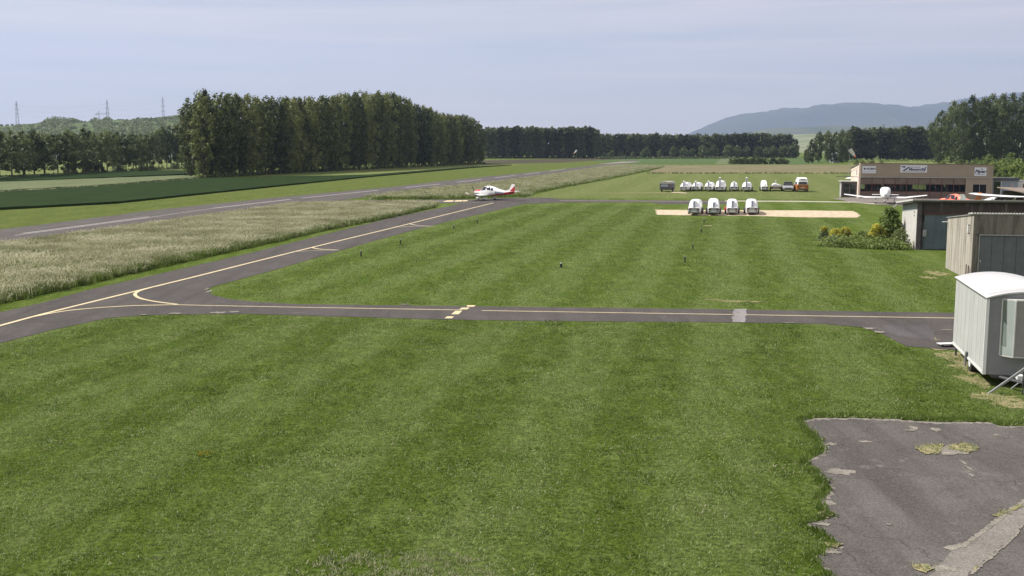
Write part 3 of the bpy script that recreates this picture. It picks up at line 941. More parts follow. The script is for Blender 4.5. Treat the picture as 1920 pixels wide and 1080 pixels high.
# left row of smaller trees
A, B = gp(-60, 342), gp(352, 314)
LT = [(-60, 238), (0, 240), (60, 243), (100, 250), (130, 247), (200, 240), (230, 249), (260, 248), (300, 240), (345, 234)]
dA = (B - A)
n = 25
for row in range(2):
    for i in range(n if row == 0 else 12):
        t = (i + rng.uniform(-.2, .2)) / (n if row == 0 else 12)
        p = A + dA * t + Vector((-5.5 * row, 0, 0))
        px = 960 + p.x / (p.y * math.cos(TH)) * F
        h = zt(prof(LT, px), p.y) * rng.uniform(0.9, 1.02)
        plant('rowtree', p.x, p.y, h, 'dark tree in the thin row along the field at the far left', 'tree', 'trees of the left field row', 'field_tree', wide=rng.uniform(0.95, 1.2) * 12 / h)
for px, py, h in ((130, 328.5, 2.6), (168, 326.2, 3.2), (186, 326, 2.4), (225, 324, 2.6), (268, 321.5, 2.2), (283, 321, 2.0), (330, 317, 2.2)):
    p = gp(px, py)
    plant('darkbush', p.x, p.y, h, 'low dark bush at the foot of the left tree row', 'bush', 'bushes under the left tree row', 'bush')

# far row of columnar poplars
for row in range(3):
    for i in range(22 - row * 4):
        px = 912 + (1113 - 912) * (i + 0.5 * (row % 2)) / (21 - 4 * row) + rng.uniform(-1.5, 1.5)
        Y = gp(px, 297.2).y + row * 9
        plant('column', gx(px, Y), Y, zt(238 + rng.uniform(-1.5, 3), Y), 'tall columnar poplar in the straight far row right of the big wood', 'tree', 'columnar poplars of the far row', 'poplar_tree', wide=1.2)

# far wood behind the fields
FT = [(1112, 250), (1130, 251), (1200, 249), (1290, 251), (1350, 250), (1430, 247), (1480, 251), (1493, 262)]
for row in range(2):
    k = 46 if row == 0 else 26
    for i in range(k):
        px = 1117 + (1488 - 1117) * i / (k - 1) + rng.uniform(-2, 2)
        Y = gp(px, 295.3).y + row * 10
        plant('farwood', gx(px, Y), Y, zt(prof(FT, px) + rng.uniform(-2, 3), Y), 'dark tree in the even distant wood behind the trailers', 'tree', 'trees of the distant wood', 'forest_tree', wide=rng.uniform(1.0, 1.25))
for px, top in ((1133, 287), (1147, 283), (1165, 285), (1186, 285), (1205, 282), (1212, 278), (1237, 282), (1262, 276), (1282, 276), (1297, 280), (1318, 274), (1338, 274), (1364, 272), (1382, 274), (1400, 275), (1420, 275), (1436, 278), (1450, 274), (1466, 276), (1478, 272), (1488, 268)):
    Y = gp(px, 296.6).y
    plant('smalltree', gx(px, Y), Y, zt(top, Y), 'small lighter tree along the foot of the distant wood', 'tree', 'small trees before the distant wood', 'small_tree', wide=0.95)
for i, px in enumerate((1374, 1384, 1396, 1407, 1419, 1431, 1450, 1463, 1471)):
    Y = gp(px, 307.6).y
    plant('darkbush', gx(px, Y), Y, 2.9 * rng.uniform(0.8, 1.1), 'dark bush of the short hedge standing in the far field', 'bush', 'bushes of the far field hedge', 'bush', wide=1.1)

# right: clump by the small house, far row, big broad trees
for px, top, base in ((1511, 280, 305), (1522, 262, 305), (1535, 248, 304.5), (1551, 246, 304), (1566, 249, 303), (1578, 244, 303.5), (1588, 247, 304), (1516, 285, 306), (1559, 272, 305.6), (1579, 268, 305.8)):
    Y = gp(px, base).y
    plant('midbroad', gx(px, Y), Y, zt(top, Y), 'bushy tree in the clump round the small grey house', 'tree', 'trees round the small house', 'broadleaf_tree', wide=0.75)
for row in range(2):
    for i in range(15 - 3 * row):
        px = 1594 + (1750 - 1594) * i / (14 - 3 * row) + rng.uniform(-3, 3)
        Y = gp(px, 299.5).y + 9 * row
        plant('farwood', gx(px, Y), Y, zt(237 + rng.uniform(-2, 6), Y), 'dark tree in the row behind the clubhouse hangar roof', 'tree', 'trees of the row behind the hangar', 'forest_tree', wide=1.35)
BT = [(1745, 232), (1760, 203), (1790, 190), (1820, 182), (1850, 179), (1900, 177), (1960, 178), (2100, 182)]
for px, dy, base in ((1762, 6, 308), (1783, 0, 306), (1800, 3, 309), (1818, 0, 305), (1838, 2, 309), (1855, -2, 305), (1875, 2, 309), (1893, -1, 305), (1913, 1, 309), (1935, 0, 306), (1960, 0, 308), (1990, 0, 306), (2030, 0, 307)):
    Y = gp(px, base).y
    plant('broad', gx(px, Y), Y, zt(prof(BT, px) + dy, Y), 'large broad dark tree in the tall group at the right edge', 'tree', 'broad trees at the right edge', 'broadleaf_tree', wide=0.84)
# scrub between the hangar and those trees
for px, top, base in ((1606, 300, 309), (1616, 299, 310), (1634, 300, 310), (1652, 301, 311), (1768, 301, 313), (1800, 300, 314), (1830, 298, 316), (1851, 291, 318), (1862, 303, 320), (1872, 305, 330), (1885, 306, 333), (1899, 303, 334), (1912, 300, 335), (1926, 306, 338), (1893, 290, 318), (1878, 300, 322), (1905, 306, 330), (1945, 308, 340), (1866, 308, 332)):
    Y = gp(px, base).y
    plant('bush', gx(px, Y), Y, zt(top, Y), 'light green bush in the scrub behind the hangar', 'bush', 'bushes of the scrub behind the hangar', 'bush', wide=1.0)

# woodland on the hillside at the far left: reads as one mass
def woodland():
    r = np.random.RandomState(5)
    cs, rs = [], []
    WTOP = [(-400, 238), (0, 236), (60, 233), (82, 229), (92, 222), (102, 217), (120, 218), (140, 221), (160, 228), (175, 231), (177, 221), (184, 219), (190, 226), (197, 222), (203, 218), (209, 221), (212, 230), (255, 224), (262, 219), (270, 224), (300, 220), (325, 217), (345, 212), (400, 214)]
    for k in range(1500):
        px = r.uniform(-380, 420)
        f = r.rand()
        if px < 60 and r.rand() < 0.45:
            continue
        Y = 980 + 720 * f
        t = f if f < 1 else 1
        tt = (Y - 900) / 800
        g0 = max(0, zt(prof(LH, px), 1700)) * (tt * tt * (3 - 2 * tt))
        ztop = zt(prof(WTOP, px), Y)
        hh = min(r.uniform(7, 13), max(2.5, ztop - g0))
        if f > 0.86 and 215 < px < 262:
            continue
        cs.append((gx(px, Y), Y, g0 + hh * 0.5))
        rs.append(hh * 0.55)
    for px, top in ((96, 222), (104, 217), (113, 218), (122, 218), (131, 220), (140, 221), (150, 225), (180, 221), (186, 220), (199, 221), (205, 218), (265, 220), (300, 221), (306, 219), (322, 217), (330, 218), (340, 213)):
        Y = 1690
        z = zt(top, Y)
        cs.append((gx(px, Y), Y, z - 6))
        rs.append(6.5)
    v = leaf_cloud(cs, rs, 46, 1.15, 3, 0.95)
    me = quads_mesh('woodland', v, M['darkleaf'])
    o = bpy.data.objects.new('woodland', me)
    C.objects.link(o)
    tag(o, kind='stuff')
woodland()

def far_strip(name, pts, n, w, hgt, size, mat, seed):
    """low weeds along a line"""
    r = np.random.RandomState(seed)
    P = [gp(*p) for p in pts]
    cs, rs = [], []
    for k in range(n):
        i = r.randint(len(P) - 1)
        p = P[i].lerp(P[i + 1], r.rand())
        cs.append((p.x + r.uniform(-w, w), p.y + r.uniform(-w, w), hgt * 0.35 * r.rand()))
        rs.append(hgt * (0.5 + 0.6 * r.rand()))
    o = bpy.data.objects.new(name, quads_mesh(name, leaf_cloud(cs, rs, 22, size, seed), mat))
    C.objects.link(o)
    tag(o, kind='stuff')
far_strip('ditch_weeds', [(1215, 325.3), (1600, 325.3), (1800, 325.3)], 420, 0.5, 0.35, 0.12, M['darkleaf'], 4)
far_strip('bank_weeds', [(1620, 303), (1760, 302), (1860, 312), (1930, 322)], 500, 9, 0.6, 0.2, M['bushleaf'], 5)
far_strip('wheat_margin', [(0, 362), (90, 357), (181, 351.5), (300, 342), (376, 335.5)], 260, 0.5, 0.32, 0.1, M['seed'], 6)
far_strip('far_scrub', [(1130, 298), (1200, 297.6), (1300, 297.4), (1372, 297.2)], 320, 3, 1.3, 0.4, M['lightleaf'], 7)
far_strip('row_undergrowth', [(-40, 341), (345, 315)], 210, 1.2, 1.1, 0.2, M['darkleaf'], 18)
far_strip('poplar_undergrowth', [(908, 297.3), (1116, 297.1)], 260, 2.0, 1.6, 0.4, M['darkleaf'], 19)
far_strip('edge_undergrowth', [(383, 334), (520, 325), (640, 319), (905, 307.3)], 700, 1.6, 0.9, 0.26, M['poplar'], 8)

# ------------------------------------------------------------------ grass that nobody could count
def blade_clump(name, nbl, rad, h0, h1, w, seed, mats, headfrac=0.0, lean=0.35):
    r = random.Random(seed)
    vs, fs, mi = [], [], []
    for k in range(nbl):
        a, q = r.random() * 6.28, rad * r.random() ** 0.5
        x, y = q * math.cos(a), q * math.sin(a)
        h = r.uniform(h0, h1)
        b = r.random() * 6.28
        dx, dy = math.cos(b) * lean * h * r.random(), math.sin(b) * lean * h * r.random()
        t = r.random() * 6.28
        ux, uy = math.cos(t) * w, math.sin(t) * w
        n0 = len(vs)
        vs += [(x - ux, y - uy, 0), (x + ux, y + uy, 0), (x + ux * .7 + dx * .4, y + uy * .7 + dy * .4, h * .55), (x - ux * .7 + dx * .4, y - uy * .7 + dy * .4, h * .55), (x + dx, y + dy, h)]
        fs += [(n0, n0 + 1, n0 + 2, n0 + 3), (n0 + 3, n0 + 2, n0 + 4)]
        pale = 1 if (len(mats) > 1 and r.random() < headfrac) else 0
        if headfrac >= 0.99 or (headfrac > 0.5 and pale):     # seed head on top
            hw = w * 2.6
            cx, cy = math.cos(t) * hw, math.sin(t) * hw
            n1 = len(vs)
            vs += [(x + dx * .8, y + dy * .8, h * .8), (x + dx + cx, y + dy + cy, h * .92), (x + dx * 1.2, y + dy * 1.2, h * 1.12), (x + dx - cx, y + dy - cy, h * .92)]
            fs += [(n1, n1 + 1, n1 + 2, n1 + 3)]
            mi += [0, 0, 1]
        else:
            mi += [pale, pale]
    me = bpy.data.meshes.new(name)
    me.from_pydata(vs, [], fs)
    for m in mats:
        me.materials.append(m)
    me.polygons.foreach_set('material_index', mi)
    me.update()
    return bpy.data.objects.new(name, me)

def scatter(target, src, density, smin, smax, seed):
    ng = bpy.data.node_groups.new('scatter', 'GeometryNodeTree')
    ng.interface.new_socket('Geometry', in_out='INPUT', socket_type='NodeSocketGeometry')
    ng.interface.new_socket('Geometry', in_out='OUTPUT', socket_type='NodeSocketGeometry')
    gi, go = ng.nodes.new('NodeGroupInput'), ng.nodes.new('NodeGroupOutput')
    dp = ng.nodes.new('GeometryNodeDistributePointsOnFaces')
    dp.inputs['Density'].default_value = density
    dp.inputs['Seed'].default_value = seed
    oi = ng.nodes.new('GeometryNodeObjectInfo')
    oi.inputs['Object'].default_value = src
    ip = ng.nodes.new('GeometryNodeInstanceOnPoints')
    rr = ng.nodes.new('FunctionNodeRandomValue')
    rr.data_type = 'FLOAT_VECTOR'
    rr.inputs['Min'].default_value = (0, 0, 0)
    rr.inputs['Max'].default_value = (0.0, 0.0, 6.283)
    rs = ng.nodes.new('FunctionNodeRandomValue')
    rs.data_type = 'FLOAT'
    rs.inputs[2].default_value = smin
    rs.inputs[3].default_value = smax
    jg = ng.nodes.new('GeometryNodeJoinGeometry')
    L = ng.links.new
    L(gi.outputs[0], dp.inputs['Mesh'])
    L(dp.outputs['Points'], ip.inputs['Points'])
    L(oi.outputs['Geometry'], ip.inputs['Instance'])
    L(rr.outputs[0], ip.inputs['Rotation'])
    L([o for o in rs.outputs if o.enabled][0], ip.inputs['Scale'])
    L(ip.outputs[0], jg.inputs[0])
    L(gi.outputs[0], jg.inputs[0])
    L(jg.outputs[0], go.inputs[0])
    md = target.modifiers.new('scatter', 'NODES')
    md.node_group = ng

cl_short = blade_clump('grass_clump', 22, 0.2, 0.02, 0.05, 0.006, 1, [M['grassblade'], M['grasspale']], 0.22, 1.6)
cl_mid = blade_clump('grass_clump', 20, 0.3, 0.02, 0.05, 0.011, 2, [M['grassblade'], M['grasspale']], 0.2, 1.6)
cl_edge = blade_clump('grass_clump', 22, 0.12, 0.05, 0.13, 0.008, 5, [M['grassblade'], M['grasspale']], 0.3, 0.9)
cl_weed = blade_clump('weed_clump', 22, 0.12, 0.03, 0.09, 0.008, 6, [M['grassblade'], M['seed']], 0.45, 1.2)
cl_tall = blade_clump('tall_grass_clump', 26, 0.38, 0.12, 0.36, 0.010, 3, [M['tallgreen'], M['seed']], 0.7, 0.9)
cl_tallfar = blade_clump('tall_grass_clump', 26, 0.8, 0.15, 0.4, 0.025, 4, [M['tallgreen'], M['seed']], 0.7, 0.9)

fg = [(-60, 1110), (-60, 665), (0, 648), (97, 623), (200, 600), (262, 595), (330, 593), (470, 592), (620, 596.5), (850, 603), (1000, 605), (1375, 608), (1550, 611), (1622, 619), (1655, 633), (1700, 655), (1770, 661), (1800, 668), (1850, 715), (1990, 790), (1920, 797), (1880, 797), (1850, 789), (1740, 789), (1680, 785), (1600, 782), (1530, 783), (1500, 789), (1515, 808), (1535, 826), (1540, 840), (1520, 855), (1507, 867), (1525, 887), (1550, 917), (1530, 943), (1556, 970), (1505, 983), (1550, 1012), (1570, 1022), (1520, 1045), (1555, 1085), (1560, 1110)]
lawn1 = sheet('lawn_grass', fg, 0.004, M['lawn'], kind='stuff')
scatter(lawn1, cl_short, 30, 0.6, 1.25, 1)
mid = [(412, 545), (440, 533), (500, 514), (699, 456), (855, 415), (985, 386), (1225, 384), (1225, 408), (1620, 412), (1540, 440), (1530, 468), (1700, 474), (1770, 512), (1796, 528), (1794, 583), (1560, 579.5), (1375, 576.5), (1100, 573), (850, 570), (700, 568.5), (560, 566.5), (480, 562)]
scatter(lawn1, blade_clump('clover_clump', 46, 0.34, 0.02, 0.06, 0.012, 15, [M['grassblade'], M['grasspale']], 0.05, 1.5), 0.55, 0.5, 1.8, 61)
scatter(lawn1, blade_clump('dry_clump', 34, 0.30, 0.01, 0.035, 0.008, 16, [M['seed']], 0.0, 2.2), 0.30, 0.4, 1.7, 62)
lawn2 = sheet('lawn_grass', mid, 0.004, M['lawn'], kind='stuff')
scatter(lawn2, cl_mid, 7, 0.7, 1.4, 2)
# ragged tufts along the broken edges of the asphalt
edge_px = [(1500, 790), (1530, 784), (1600, 783), (1680, 786), (1740, 791), (1850, 791), (1880, 799), (1990, 801), (1990, 795), (1880, 792), (1850, 785), (1740, 785), (1680, 780), (1600, 777), (1530, 778), (1492, 786), (1505, 808), (1528, 828), (1533, 840), (1510, 855), (1500, 868), (1518, 888), (1540, 917), (1522, 943), (1546, 968), (1496, 983), (1540, 1012), (1560, 1022), (1510, 1045), (1548, 1085), (1562, 1085), (1524, 1046), (1575, 1024), (1556, 1011), (1511, 983), (1564, 970), (1536, 942), (1558, 919), (1532, 886), (1512, 866), (1545, 848), (1540, 827), (1519, 808)]
lawn3 = sheet('edge_grass', edge_px, 0.02, M['lawn'], kind='stuff')
scatter(lawn3, cl_edge, 90, 0.6, 1.2, 3)
for i, q in enumerate(([(1715, 843), (1735, 836), (1770, 834), (1760, 852), (1735, 853)], [(1775, 836), (1810, 832), (1838, 842), (1815, 850), (1780, 843)], [(1860, 968), (1878, 960), (1890, 962), (1872, 972)], [(1890, 958), (1912, 948), (1920, 951), (1902, 959)], [(1708, 1062), (1740, 1060), (1752, 1070), (1735, 1078), (1718, 1070)], [(1822, 1068), (1836, 1062), (1832, 1074)], [(1545, 958), (1566, 966), (1552, 974), (1530, 968)], [(1545, 1018), (1582, 1022), (1570, 1030), (1548, 1026)])):
    w_ = sheet('weeds', q, 0.03, M['dirt'], 0.08, 0.03, seed=i + 40, kind='stuff')
    scatter(w_, cl_weed, 45, 0.4, 0.9, 5 + i)
fe = sheet('daisy_patch', [(560, 1095), (600, 1050), (680, 1038), (800, 1035), (900, 1050), (960, 1095)], 0.02, M['lawn'], 0.1, 0.05, kind='stuff')
scatter(fe, cl_weed, 40, 0.5, 1.0, 21)

fl_ = sheet('flower_patch', [(368, 852), (385, 847), (405, 849), (403, 855), (388, 858), (372, 857)], 0.02, M['lawn'], 0.1, 0.05, kind='stuff')
cl_yel = blade_clump('flower_clump', 10, 0.08, 0.03, 0.07, 0.012, 11, [M['grassblade'], plain('yellow petals', (0.6, 0.42, 0.03), 0.8)], 1.0, 0.6)
scatter(fl_, cl_yel, 60, 0.5, 1.0, 77)

# tall meadow strips
m1 = [(-300, 640), (0, 568), (119, 542), (200, 522.5), (300, 500), (400, 478), (480, 461), (600, 433.5), (730, 408), (790, 394.5), (816, 388.5), (818, 384), (760, 384), (640, 384.5), (590, 386), (545, 387), (500, 395), (300, 424), (130, 449), (0, 467), (-300, 512)]
mead1 = slab('meadow', m1, 0.22, M['meadowbase'], 0.6, 0.25, 12)
tag(mead1, kind='stuff')
scatter(mead1, cl_tall, 9, 0.5, 1.25, 31)
scatter(mead1, blade_clump('weed_clump', 34, 0.5, 0.18, 0.5, 0.014, 17, [M['tallgreen'], M['seed']], 0.12, 0.9), 0.45, 0.5, 1.3, 63)
m2 = [(696, 374), (745, 374.8), (870, 373.3), (905, 371), (985, 369), (1000, 363), (1042, 354), (1150, 334), (1237, 315.5), (1245, 312), (1150, 311), (1042, 328), (940, 343), (840, 353.5), (760, 363), (700, 370), (688, 372)]
mead2 = slab('meadow', m2, 0.2, M['meadowbase'], 1.5, 0.3, 13)
tag(mead2, kind='stuff')
scatter(mead2, cl_tallfar, 1.6, 0.7, 1.2, 33)

def hem(name, px, w, dens, src, seed):
    P = densify([gp(x, y) for x, y in px], 1.0, 0.15, seed, closed=False) + [gp(*px[-1])]
    Q = []
    for i, p in enumerate(P):
        d = P[min(len(P) - 1, i + 1)] - P[max(0, i - 1)]
        Q.append(p + Vector((-d.y, d.x, 0)).normalized() * w)
    vs = [(p.x, p.y, 0.03) for p in P] + [(q.x, q.y, 0.24) for q in Q]
    k = len(P)
    o = link_mesh(name, vs, [(i, i + 1, k + i + 1, k + i) for i in range(k - 1)], M['lawn'])
    tag(o, kind='stuff')
    scatter(o, src, dens, 0.7, 1.2, seed)
cl_hem = blade_clump('hem_clump', 30, 0.3, 0.16, 0.42, 0.012, 8, [M['grassblade'], M['seed']], 0.12, 0.6)
cl_hemf = blade_clump('hem_clump', 30, 0.6, 0.2, 0.5, 0.03, 9, [M['grassblade'], M['seed']], 0.12, 0.6)
hem('meadow_hem', [(-200, 618), (0, 570), (119, 544), (200, 524.5), (300, 502), (400, 480), (480, 463), (600, 435), (730, 409), (790, 395), (818, 389)], 0.75, 16, cl_hem, 3)
hem('meadow_hem', [(700, 374.6), (745, 375.2), (870, 373.8), (905, 371.5), (985, 369.5), (1000, 363.4), (1042, 354.3), (1150, 334.2), (1237, 315.6)], 1.4, 3, cl_hemf, 4)

# ------------------------------------------------------------------ little things on the field
def bollard():
    t = thing('marker_post', '', 'marker post')
    MB().cyl((0, 0, 0), (0, 0, 0.34), 0.05, 0.045, 10).build('post', M['black'], t)
    MB().cyl((0, 0, 0.34), (0, 0, 0.41), 0.05, 0.03, 10).build('cap', M['steel'], t)
    return t
b0 = bollard()
BL = [((677, 481), 'black marker post with pale cap nearest the taxiway bend'), ((751, 458), 'black marker post beside the taxiway, second up from the bend'),
      ((851, 430), 'small black marker post on the grass third along the taxiway'), ((895, 419), 'tiny black marker post farthest along the taxiway edge'),
      ((1052, 502), 'stubby black marker post alone in the middle of the lawn'), ((1284, 492), 'dark marker post nearest the camera in the line below the trailers'),
      ((1299, 467), 'dark marker post second in the line below the trailers'), ((1315, 436), 'small marker post third in the line below the trailers'), ((1320, 418), 'tiny marker post closest to the front trailers')]
for i, (p, lab) in enumerate(BL):
    o = b0 if i == 0 else copy_tree(b0)
    q = gp(*p)
    o.location = q
    o['label'] = lab
    o['group'] = 'marker posts on the lawn'
    if i == 4:
        o.scale = (1.6, 1.6, 0.75)

t = thing('airfield_sign', 'small dark red airfield sign board in the tall grass', 'sign', gp(729, 383.5), R(-4))
MB().box(-0.48, 0.48, -0.04, 0.04, 0.15, 0.62).build('panel', M['logred'], t, bevel=0.01)
MB().box(-0.40, -0.34, -0.03, 0.03, 0, 0.15).build('leg', M['darkgrey'], t)
MB().box(0.34, 0.40, -0.03, 0.03, 0, 0.15).build('leg', M['darkgrey'], t)

def windsock(loc, Hp, L, r0, ang, droop, label):
    t = thing('windsock', label, 'windsock', loc)
    MB().cyl((0, 0, 0), (0, 0, Hp), 0.05, 0.03, 8).build('pole', M['grey'], t)
    d = Vector((math.cos(ang) * math.cos(droop), math.sin(ang) * math.cos(droop), -math.sin(droop)))
    p = Vector((0, 0, Hp))
    a = d.orthogonal().normalized(); b = d.cross(a)
    def ring(q, rr):
        return [p + d * q + (a * math.cos(2 * math.pi * i / 14) + b * math.sin(2 * math.pi * i / 14)) * rr for i in range(14)]
    MB().loft([ring(0, r0), ring(L * 0.25, r0 * 0.95), ring(L * 0.55, r0 * 0.8), ring(L * 0.8, r0 * 0.55)], caps=False).build('sock', M['sock'], t, True)
    MB().loft([ring(L * 0.8, r0 * 0.55), ring(L, r0 * 0.35)], caps=False).build('sock_tip', M['orangered'], t, True)
    MB().loft([ring(0, r0 * 1.06), ring(0.06, r0 * 1.06)]).build('hoop', M['grey'], t)
    return t
Yw = 228
windsock((gx(1591, Yw), Yw, 0), zt(280.5, Yw), 2.0, 0.42, R(-10), R(52), 'large white windsock with red tip above the hangar corner')
Yw = 520
windsock((gx(1081, Yw), Yw, 0), zt(281.5, Yw), 2.2, 0.32, R(200), R(50), 'tiny white windsock far off before the poplar row')

# ------------------------------------------------------------------ fuselage-like bodies
def ring_x(x, hw, zb, ztp, n=20, e=2.4, yc=0.0):
    zc, hz = (zb + ztp) / 2, (ztp - zb) / 2
    out = []
    for i in range(n):
        a = 2 * math.pi * i / n
        c, s = math.cos(a), math.sin(a)
        out.append((x, yc + hw * math.copysign(abs(c) ** (2 / e), c), zc + hz * math.copysign(abs(s) ** (2 / e), s)))
    return out

def sect(S, x):
    """interpolate sections (x, hw, zb, zt)"""
    S = sorted(S)
    return [prof([(s[0], s[k]) for s in S], x) for k in (1, 2, 3)]

def patch(S, x0, x1, a0, a1, off=0.012, nx=6, na=6, e=2.4, slant=0.0):
    m = MB()
    rows = []
    for i in range(nx + 1):
        row = []
        for j in range(na + 1):
            a = R(lerp(a0, a1, j / na))
            x = lerp(x0, x1, i / nx) + slant * (j / na - 0.5)
            hw, zb, ztp = sect(S, x)
            hw += off; zb -= off; ztp += off
            zc, hz = (zb + ztp) / 2, (ztp - zb) / 2
            c, s = math.cos(a), math.sin(a)
            row.append(Vector((x, hw * math.copysign(abs(c) ** (2 / e), c), zc + hz * math.copysign(abs(s) ** (2 / e), s))))
        rows.append(row)
    m.loft(rows, caps=False, closed=False)
    return m

def airfoil(xl, xt, z, th, y, n=7):
    up, dn = [], []
    for i in range(n):
        t = i / (n - 1)
        x = lerp(xl, xt, t)
        h = th * (2.97 * math.sqrt(t) - 1.26 * t - 3.5 * t * t + 2.84 * t ** 3 - 1.015 * t ** 4) * 0.5 if t < 1 else 0.001
        up.append((x, y, z + h))
        dn.append((x, y, z - h * 0.55 - 0.001))
    return up + dn[::-1]

def wheel(parent, x, y, z, r, w, hub='grey'):
    wl = MB().cyl((x, y - w / 2, z), (x, y + w / 2, z), r, r, 16).build('wheel', M['black'], parent, True, bevel=0.015)
    MB().cyl((x, y - w / 2 - 0.006, z), (x, y + w / 2 + 0.006, z), r * 0.55, r * 0.55, 12).build('rim', M[hub], wl)
    return wl

def plane(label, loc, rz, body='white', wing='white', fin='white', high=False, low_scheme=None, spat='white', span=4.36, group=None, cover=False):
    t = thing('light_aircraft', label, 'aircraft', loc, rz, group)
    S = [(2.15, 0.16, 0.95, 1.20), (2.0, 0.36, 0.80, 1.32), (1.6, 0.46, 0.72, 1.40), (1.0, 0.53, 0.66, 1.46), (0.62, 0.56, 0.62, 1.58), (0.2, 0.58, 0.60, 1.90), (-0.5, 0.58, 0.60, 1.98), (-1.2, 0.52, 0.62, 1.86), (-2.0, 0.38, 0.70, 1.60), (-3.2, 0.22, 0.82, 1.36), (-4.4, 0.07, 0.95, 1.24), (-4.7, 0.03, 1.02, 1.16)]
    bm = low_scheme or M[body]
    fu = MB().loft([ring_x(x, hw, a, b) for x, hw, a, b in S]).build('fuselage', bm, t, True)
    MB().cyl((2.15, 0, 1.08), (2.42, 0, 1.08), 0.15, 0.03, 14).build('spinner', M['white' if body != 'white' else 'red'], t, True)
    pr = MB()
    for s in (-1, 1):
        pr.loft([[(2.26 + 0.03 * k, s * 0.12 * 0 + s * y * math.cos(R(62)) + (0.06 * w_) * math.sin(R(62)) , 1.08 + s * y * math.sin(R(62)) - (0.06 * w_) * math.cos(R(62))) for k, w_ in ((-0.4, -1), (0.0, -1), (0.4, 1), (0.0, 1))] for y in (0.1, 0.5, 0.86)])
    pr.build('propeller', M['darkgrey'], t)
    for sgn, (a0, a1) in ((1, (9, 57)), (-1, (171, 123))):
        patch(S, 0.42, -0.28, a0, a1, slant=-0.22).build('window', M['glass'], fu, True)
        patch(S, -0.36, -0.98, a0, a1 - sgn * 4, slant=0.15).build('window', M['glass'], fu, True)
        patch(S, -1.1, -1.42, a0, a1 - sgn * 12).build('window', M['glass'], fu, True)
    patch(S, 0.80, 0.50, 32, 148, slant=0).build('windscreen', M['glass'], fu, True)
    for s in (-1, 1):
        if high:
            w = MB().loft([airfoil(0.75, -0.8, 2.04, 0.2, s * 0.0), airfoil(0.75, -0.8, 2.06, 0.2, s * 2.6), airfoil(0.6, -0.55, 2.14, 0.13, s * span), airfoil(0.3, -0.35, 2.16, 0.05, s * (span + 0.12))])
            st = MB().cyl((0.1, s * 0.52, 0.8), (0.05, s * 2.5, 2.0), 0.035, 0.035, 6)
            st.build('wing_strut', M['white'], t)
        else:
            w = MB().loft([airfoil(0.95, -0.78, 0.72, 0.26, s * 0.0), airfoil(0.95, -0.78, 0.72, 0.26, s * 2.45), airfoil(0.35, -0.6, 1.08, 0.14, s * (span - 0.1)), airfoil(0.15, -0.5, 1.11, 0.05, s * span)])
        w.build('wing', M[wing], t, True)
        MB().loft([airfoil(-3.85, -4.65, 1.28, 0.09, s * 0.02), airfoil(-4.0, -4.62, 1.28, 0.06, s * 1.55), airfoil(-4.1, -4.55, 1.28, 0.02, s * 1.62)]).build('tailplane', M['white'], t, True)
    fn = MB()
    fn.loft([[(-3.2, -0.02, 1.3), (-3.2, 0.02, 1.3), (-4.75, 0.02, 1.0), (-4.75, -0.02, 1.0)], [(-3.95, -0.03, 1.6), (-3.95, 0.03, 1.6), (-4.82, 0.02, 1.6), (-4.82, -0.02, 1.6)], [(-4.35, -0.025, 2.28), (-4.35, 0.025, 2.28), (-4.85, 0.015, 2.28), (-4.85, -0.015, 2.28)]])
    fn.build('fin', fin if not isinstance(fin, str) else M[fin], t, bevel=0.01)
    for x, y in ((-0.45, 1.15), (-0.45, -1.15), (1.55, 0.0)):
        if not high or x > 0:
            MB().loft([ring_x(x + d, hw, a, b, 12, 2) for d, hw, a, b in ((0.36, 0.03, 0.2, 0.3), (0.2, 0.1, 0.12, 0.42), (-0.1, 0.1, 0.12, 0.42), (-0.42, 0.02, 0.22, 0.3))]).build('wheel_fairing', M[spat], t, True).location = (0, y, 0)
        wheel(t, x, y, 0.2, 0.2, 0.12)
        MB().cyl((x, y, 0.35), (x, y * (1 if not high else 0.45), 0.75), 0.05, 0.06, 8).build('gear_leg', M['grey'], t)
    return t

finm = paintscheme('fin white over red', (-2.05, -0.85))
sch = paintscheme('fuselage white over red', (0.57, -0.17))
pl = plane('white and red low wing aircraft taxiing at the junction', gp(913, 375.2), R(180 - 38), low_scheme=sch, fin=finm)
# red cowling flash ahead of the windscreen
S0 = [(2.0, 0.36, 0.80, 1.32), (1.6, 0.46, 0.72, 1.40), (1.0, 0.53, 0.66, 1.46), (0.62, 0.56, 0.62, 1.58)]
patch(S0, 1.95, 0.7, 18, 162, 0.008).build('cowling_flash', M['red'], pl, True)
# grey flank band and registration block
SF = [(-0.5, 0.58, 0.60, 1.98), (-1.2, 0.52, 0.62, 1.86), (-2.0, 0.38, 0.70, 1.60), (-3.2, 0.22, 0.82, 1.36), (-4.4, 0.07, 0.95, 1.24)]
patch(SF, -1.7, -3.1, 175, 205, 0.008).build('flank_band', M['bluegrey'], pl, True)
patch(SF, -1.7, -3.1, 5, -25, 0.008).build('flank_band', M['bluegrey'], pl, True)

